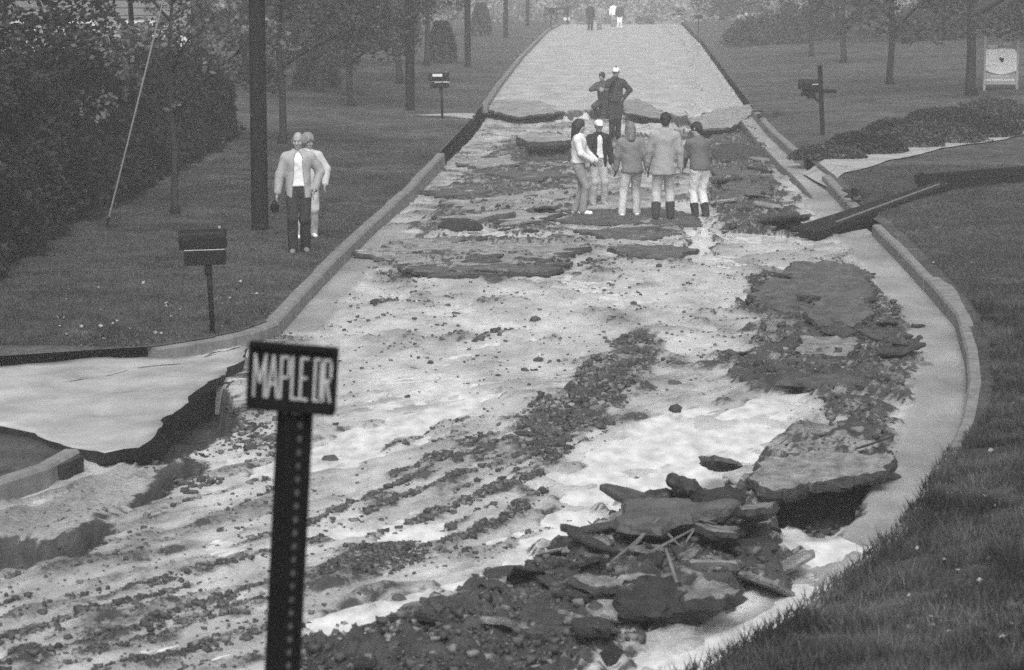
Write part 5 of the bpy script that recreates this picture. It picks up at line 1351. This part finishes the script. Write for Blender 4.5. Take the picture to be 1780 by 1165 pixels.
def person(loc, yaw, H, label, top=.3, shirt=None, trousers=.3, shoes=.6, hair='short', hairv=.04, cap=None, hood=None, boots=None, feet=((.1, 0, 0), (-.1, 0, 0)), hands=((.27, -.03, .8), (-.27, -.03, .8)),
           lean=(0, 0), hd=(0, 0), hem=.82, elbow=((.7, .7, 0), (-.7, .7, 0)), knee=None, pelvis=(0, 0, .93), glove=None, h=.0075, holding=None, bulk=1.0, belt=None, group=None, skirt=0.0, fist=False, collar=False):
    root = empty('person', loc, yaw, label, 'person', group); sc = H / 1.75; root.scale = (sc,) * 3
    def add(name, F, mt): return link(name, F.mesh(name), mt, root)
    P = Vector(pelvis); L_ = lambda z: Vector((lean[0] * (z - P.z) / .5, lean[1] * (z - P.z) / .5, 0))
    dz = P.z - .93; up = lambda x, y, z: Vector((x + P.x, y + P.y, z + dz)) + L_(z + dz)
    waist, chest, neck, head = up(0, 0, 1.08), up(0, .0, 1.29), up(0, .015, 1.47), up(hd[2] if len(hd) > 2 else 0, -.015, 1.625)
    sh = [up(.175, .01, 1.405), up(-.175, .01, 1.405)]; hip = [P + Vector((.085, 0, -.02)), P + Vector((-.085, 0, -.02))]
    el = []; wr = []; kn = []; an = []
    for i in (0, 1):
        e, w = ik(sh[i], Vector(hands[i]) , .285, .255, elbow[i]); el.append(e); wr.append(w)
        f = Vector(feet[i]) + Vector((0, .02, .085)); kd = (knee[i] if knee else (0, -1, .05)); k_, a_ = ik(hip[i], f, .43, .425, kd); kn.append(k_); an.append(a_)
    lo = np.array([min(-.45, *(w[0] - .2 for w in wr)), min(-.42, *(w[1] - .22 for w in wr), *(a[1] - .25 for a in an)), -.03]); hi = np.array([max(.45, *(w[0] + .2 for w in wr)), max(.4, *(w[1] + .2 for w in wr), *(a[1] + .2 for a in an)), head.z + .22])
    HR = Euler((R(hd[1]), 0, R(hd[0])), 'ZXY'); HM = HR.to_matrix()
    hp = lambda x, y, z: head + HM @ Vector((x, y, z))
    # ---- body
    B = Field(lo, hi, h)
    B.cap(P, waist, .118, .11, .04, (1, 1.3, 1)).cap(waist, chest, .11, .132, .05, (1, 1.35, 1)).cap(sh[0] - Vector((0, 0, .03)), sh[1] - Vector((0, 0, .03)), .05, .05, .05).cap(neck - Vector((0, 0, .05)), head, .054, .052, .025)
    B.ell(hp(0, .01, .02), (.075, .094, .1), .02, HR).ell(hp(0, -.022, -.048), (.056, .066, .07), .025, HR)
    for sx in (-1, 1):
        B.ell(hp(sx * .077, .012, -.005), (.012, .022, .034), .006, HR); B.ell(hp(sx * .04, -.062, -.028), (.024, .02, .022), .015, HR)
    B.cap(hp(0, -.086, .012), hp(0, -.106, -.026), .01, .0165, .01).cap(hp(-.036, -.084, .034), hp(.036, -.084, .034), .009, .009, .012).cap(hp(-.022, -.086, -.068), hp(.022, -.086, -.068), .008, .008, .008).ell(hp(0, -.07, -.1), (.024, .022, .018), .02, HR)
    for sx in (-1, 1): B.cut(hp(sx * .031, -.098, .012), (.016, .012, .009), HR)
    for i, sx in ((0, 1), (1, -1)):
        B.cap(sh[i], el[i], .052, .041, .03).cap(el[i], wr[i], .04, .027, .02).cap(hip[i], kn[i], .085, .056, .04).cap(kn[i], an[i], .054, .036, .02).cap(kn[i] * .72 + an[i] * .28 + Vector((0, .018, 0)), kn[i] * .5 + an[i] * .5 + Vector((0, .01, 0)), .048, .042, .03)
        B.cap(an[i] + Vector((0, .03, -.04)), an[i] + Vector((sx * .01, -.14, -.055)), .036, .028, .02)
        d = (wr[i] - el[i]).normalized(); side = d.cross(Vector((sx, 0, 0))); side = (side if side.length > .2 else d.cross(Vector((0, 0, 1)))).normalized(); nrm = d.cross(side).normalized()
        c0 = wr[i] + d * .018; c1 = wr[i] + d * .085
        B.cap(c0 + side * .012, c1 + side * .022, .018, .017, .012).cap(c0 - side * .012, c1 - side * .022, .018, .017, .012)
        for q, (off, ln) in enumerate(((.031, .07), (.011, .08), (-.011, .076), (-.03, .06))):
            cu = nrm * (-sx) * (.5 if not fist else 1.4)
            a0 = c1 + side * off; a1 = a0 + d * ln * .5 + cu * ln * .12; a2 = a1 + (d * .7 + cu * .75).normalized() * ln * .5
            B.cap(a0 - d * .01, a1, .0095, .009, .004).cap(a1, a2, .009, .0078, .003)
        t0 = c0 + side * .026; t1 = t0 + (d * .6 + side * .75).normalized() * .042; B.cap(t0, t1, .012, .0105, .006).cap(t1, t1 + (d * .9 + side * .2).normalized() * .03, .0105, .009, .003)
    bo = add('body', B, SKIN if glove is None else SKIN)
    if glove is not None:
        bo.data.materials.append(cloth(glove)); co = np.empty(len(bo.data.vertices) * 3, np.float32); bo.data.vertices.foreach_get('co', co); co = co.reshape(-1, 3); ix = np.zeros(len(bo.data.polygons), np.int32)
        lv = np.empty(len(bo.data.loops), np.int32); bo.data.loops.foreach_get('vertex_index', lv); pc = co[lv.reshape(-1, 4)].mean(1)
        for i in (0, 1):
            d = (wr[i] - el[i]).normalized(); rel = pc - np.array(wr[i]); ix[(np.linalg.norm(rel, axis=1) < .22) & (rel @ np.array(d) > -.01)] = 1
        bo.data.polygons.foreach_set('material_index', ix)
    hc = max(h, .009)
    # ---- trousers
    T = Field(lo, hi, hc); T.cap(P + Vector((0, 0, .12)), P + Vector((0, 0, -.03)), .132 * bulk, .142 * bulk, .04, (1, 1.25, 1))
    for i, sx in ((0, 1), (1, -1)):
        a2 = an[i] + Vector((0, 0, -.02)) if boots is None else kn[i] * .35 + an[i] * .65
        T.cap(hip[i] + Vector((0, 0, -.03)), kn[i], .104 * bulk, .08, .03).cap(kn[i], a2, .079, .072, .03)
    T.cutbox((-9, -9, P.z + .13), (9, 9, 9)); T.wrinkle(.0045, .8, H * 7); add('trousers', T, cloth(trousers))
    if belt is not None:
        K = Field(P - Vector((.25, .25, -.02)), P + Vector((.25, .25, .2)), hc); K.cap(P + Vector((0, 0, .105)), P + Vector((0, 0, .117)), .142, .142, 0, (1, 1.25, 6)); add('belt', K, cloth(belt))
    # ---- shoes or boots
    for i, sx in ((0, 1), (1, -1)):
        S = Field(np.array(an[i]) - (.12, .3, .12), np.array(an[i]) + (.12, .16, .32), hc)
        S.cap(an[i] + Vector((0, .03, -.045)), an[i] + Vector((sx * .012, -.15, -.055)), .046, .04, .02, (1, 1, 1.1)).cap(an[i] + Vector((0, .01, -.03)), an[i] + Vector((0, .005, .02)), .052, .05, .02)
        if boots is not None: S.cap(an[i], kn[i] * .4 + an[i] * .6, .066, .08, .02)
        S.cutbox((-9, -9, -9), (9, 9, an[i].z - .088)); so = add('boot' if boots is not None else 'shoe', S, cloth(boots if boots is not None else shoes))
    # ---- shirt, then coat
    def torso(Fd, e, hemz, arms=True, cuff=1.0, a_e=1.0):
        hz = up(0, 0, hemz)
        Fd.cap(hz + Vector((0, 0, .03)), waist, .158 * bulk + e + skirt, .132 * bulk + e, .05, (1, 1.22, 1)).cap(waist, chest, .128 * bulk + e, .152 * bulk + e, .05, (1, 1.28, 1))
        for q in sh: Fd.cap(neck + Vector((0, 0, -.045)), q + Vector((0, 0, -.03)), .066 + e * .5, .056 + e * .5, .05)
        Fd.cap(chest + Vector((0, 0, .06)), neck - Vector((0, 0, .03)), .1 + e, .058 + e * .5, .05, (1, 1.1, 1))
        if arms:
            for i in (0, 1):
                w2 = el[i].lerp(wr[i], cuff); Fd.cap(sh[i] + Vector((0, 0, -.02)), el[i], .06 + e * .45, .052 + e * .45, .035).cap(el[i], w2, .052 + e * .45, .04 + e * .45, .025)
        b = hz.z; Fd.cutbox((-9, -9, -9), (9, 9, b))
    if shirt is not None:
        Q = Field(lo, hi, hc); torso(Q, .0, max(hem, .97), False); Q.wrinkle(.003, 1.2, H * 3); add('shirt', Q, cloth(shirt))
    J = Field(lo, hi, hc); torso(J, .034 if shirt is not None else .03, hem)
    if collar: J.cap(neck + Vector((-.03, .02, -.01)), neck + Vector((.03, .02, -.01)), .078, .078, .02, (1, 1.1, 1.5))
    J.wrinkle(.0038, .8, H * 5)
    if shirt is not None:
        for zz in np.arange(hem - .02, 1.5, .018):
            c = up(0, -.19, zz); wd = .068 + .03 * np.clip((1.2 - zz) / .3, -.3, 1.0) + (.01 if zz > 1.36 else 0)
            J.cut(c, (wd + .012, .13, .06))
    add('jacket', J, cloth(top))
    # ---- hair, hat, hood
    if hair in ('short', 'long', 'curly', 'bald'):
        A = Field(np.array(head) - (.22, .26, .42), np.array(head) + (.22, .26, .2), hc)
        if hair == 'bald':
            for sx in (-1, 1): A.ell(hp(sx * .062, .03, .0), (.028, .06, .05), .02, HR)
            A.ell(hp(0, .075, -.01), (.06, .035, .055), .02, HR)
        else:
            e = .03 if hair == 'curly' else .014
            A.ell(hp(0, .016, .032), (.076 + e, .098 + e, .096 + e), .01, HR)
            if hair == 'long':
                A.cap(hp(0, .07, .0), hp(0, .085, -.2), .085, .07, .04).cap(hp(.06, .03, -.02), hp(.07, .05, -.2), .045, .035, .03).cap(hp(-.06, .03, -.02), hp(-.07, .05, -.2), .045, .035, .03)
            else: A.ell(hp(0, .06, -.03), (.07, .06, .07), .02, HR)
            A.cut(hp(0, -.105, -.05), (.072, .085, .105), HR)
            A.wrinkle(.006 if hair == 'curly' else .003, 2.2, H)
        add('hair', A, hairm(hairv))
    if cap is not None:
        A = Field(np.array(head) - (.2, .28, .1), np.array(head) + (.2, .2, .22), hc)
        A.ell(hp(0, .012, .05), (.092, .112, .088), .0, HR); A.cut(hp(0, 0, -.06), (.2, .2, .1), HR); A.ell(hp(0, -.115, .042), (.07, .07, .012), .01, HR); add('cap', A, cloth(cap))
    if hood is not None:
        A = Field(np.array(head) - (.25, .28, .35), np.array(head) + (.25, .28, .22), hc)
        A.ell(hp(0, .025, .02), (.108, .125, .135), .02, HR).cap(hp(0, .06, -.06), neck + Vector((0, .04, -.02)), .09, .1, .04).cut(hp(0, -.12, -.01), (.07, .1, .1), HR); A.wrinkle(.004, 1.3, H); add('hood', A, cloth(hood))
    if holding: holding(root, wr, el, cloth)
    return root

# walking couple on the left lawn
def dark_bag(root, wr, el, cloth):
    pass
p = at(520, 439)
pf = person(p, R(6), 1.79, 'balding man walking on the left lawn, pale open jacket, white shirt, dark trousers', top=.29, shirt=.6, trousers=.03, shoes=.16, hair='bald', hairv=.25, feet=((.1, .08, 0), (-.09, -.1, 0)), hands=((.24, .0, .93), (-.34, -.08, .74)), elbow=((.9, .5, 0), (-.7, .6, 0)), hd=(-10, 12), hem=.8, belt=.02, bulk=1.04, glove=None, collar=True)
w = Vector((-.35, -.1, .69))
q = pf.matrix_basis @ w if False else None
mb = MB(); cam_ = empty('camera_bag', p + Matrix.Rotation(R(6), 3, 'Z') @ Vector((-.345, -.1, .66)) * (1.79 / 1.75), R(20), 'small black case held in the right hand of the balding man', 'case')
mb.box((0, 0, 0), (.1, .13, .13), bev=.025); mb.build('case', M['black'], cam_)
mb = MB(); mb.tube([(-.03, 0, .06), (-.02, 0, .1), (.02, 0, .1), (.03, 0, .06)], [.008] * 4, 6); mb.build('handle', M['black'], cam_)
p = at(537, 413)
person(p, R(12), 1.62, 'person with curly hair in light jacket and pale trousers, half hidden behind the balding man', top=.42, trousers=.36, shoes=.6, hair='curly', hairv=.18, feet=((.09, .06, 0), (-.2, -.12, 0)), hands=((.27, -.1, .92), (-.25, -.05, .8)), elbow=((.9, .3, 0), (-.7, .6, 0)), hd=(25, 15), hem=.84)
# group of five in the road
p = at(1006, 372)
person(p, R(82), 1.69, 'woman in profile with long dark hair, white sweater and tan trousers', top=.56, trousers=.22, shoes=.8, hair='long', hairv=.025, feet=((.08, .05, 0), (-.08, -.1, 0)), hands=((.14, -.3, .99), (-.16, -.26, 1.0)), elbow=((.6, .8, -.1), (-.6, .8, -.1)), hd=(0, 4), hem=.95, belt=.04)
p = at(1040, 357)
person(p, R(14), 1.62, 'woman with a white hat and dark cardigan open over a white top', top=.03, shirt=.6, trousers=.34, shoes=.3, hair='short', hairv=.3, cap=.62, feet=((.13, 0, 0), (-.11, .02, 0)), hands=((.3, -.02, .74), (-.12, -.26, 1.0)), elbow=((.7, .6, 0), (-.8, .6, 0)), hd=(-5, 8), hem=.8, bulk=.95)
p = at(1098, 376)
person(p, R(186), 1.68, 'person seen from behind in a grey hooded parka, with white trousers and dark gloves', top=.17, trousers=.42, shoes=.8, hair='long', hairv=.13, hood=None, feet=((.2, .08, 0), (-.1, -.06, 0)), hands=((.3, -.1, .78), (-.33, .02, .73)), hd=(8, 12), lean=(.03, -.02), hem=.82, bulk=1.12, glove=.03)
p = at(1153, 381)
person(p, R(180), 1.86, 'tall man seen from behind in a pale coat and dark rubber boots', top=.26, trousers=.38, boots=.04, hair='short', hairv=.015, feet=((.13, .05, 0), (-.12, -.03, 0)), hands=((.26, -.12, .86), (-.3, -.02, .76)), hd=(-12, 8), lean=(-.02, -.01), hem=.74, bulk=1.05, skirt=.01, collar=True)
p = at(1216, 380)
person(p, R(205), 1.72, 'man with bowed head in a grey hooded jacket, white trousers and dark boots', top=.11, trousers=.6, boots=.03, hair='short', hairv=.015, feet=((.1, .0, 0), (-.1, .04, 0)), hands=((.2, -.3, .92), (-.25, -.16, .86)), lean=(.0, -.1), hd=(25, 32), hem=.9, bulk=1.08, collar=True)
# two officers on the broken pavement
p = at(1070, 243)
person(p, R(-4), 1.86, 'officer in dark uniform with a white cap, hand to his face, behind the group', top=.045, trousers=.035, shoes=.02, hair='short', hairv=.02, cap=.65, feet=((.06, .02, 0), (-.09, -.05, 0)), hands=((.2, -.04, .99), (-.04, -.2, 1.5)), elbow=((1, .35, .1), (-.8, -.1, -.9)), hd=(0, 6), hem=.9, bulk=1.05, h=.009, belt=.015)
p = at(1049, 197)
person(p, R(-14), 1.8, 'man in dark jacket stooping with hands held together, half hidden behind the officer', top=.07, trousers=.05, shoes=.03, hair='short', hairv=.03, pelvis=(0, .1, .56), feet=((.12, .25, 0), (-.16, .0, 0)), hands=((.1, -.3, .86), (-.1, -.3, .9)), elbow=((1, .2, -.2), (-1, .2, -.2)), lean=(-.02, -.14), hd=(-12, 18), hem=.5, bulk=1.12, h=.01, knee=((.3, -1, .3), (-.3, -1, .3)))
# four far figures at the top of the road
for px, py, yaw, H, lab, tv, pv in ((1026, 53, 8, 1.85, 'faint tall dark figure standing at the top of the road, leftmost', .03, .03), (1042, 52, -20, 1.65, 'faint grey figure close beside the dark one at the top of the road', .25, .2),
                                    (1066, 46, 10, 1.7, 'faint figure in a white shirt at the top of the road', .8, .25), (1077, 51, -10, 1.75, 'faint figure in a dark top and white trousers at the top of the road', .06, .8)):
    person(at(px, py), R(yaw), H, lab, top=tv, trousers=pv, shoes=.05, hair='short', hairv=.05, h=.017)
# ------------------------------------------------------------------ mist
mb = MB(); mb.box((0, 230, 2), (900, 640, 40))
mh = bpy.data.materials.new('mist'); mh.use_nodes = True
nt = mh.node_tree; nt.nodes.clear(); ov = nt.nodes.new('ShaderNodeOutputMaterial'); pv = nt.nodes.new('ShaderNodeVolumePrincipled')
pv.inputs['Color'].default_value = (.95, .95, .95, 1); pv.inputs['Density'].default_value = HAZE; pv.inputs['Anisotropy'].default_value = .2
nt.links.new(pv.outputs[0], ov.inputs['Volume'])
tag(mb.build('haze', mh), kind='stuff')
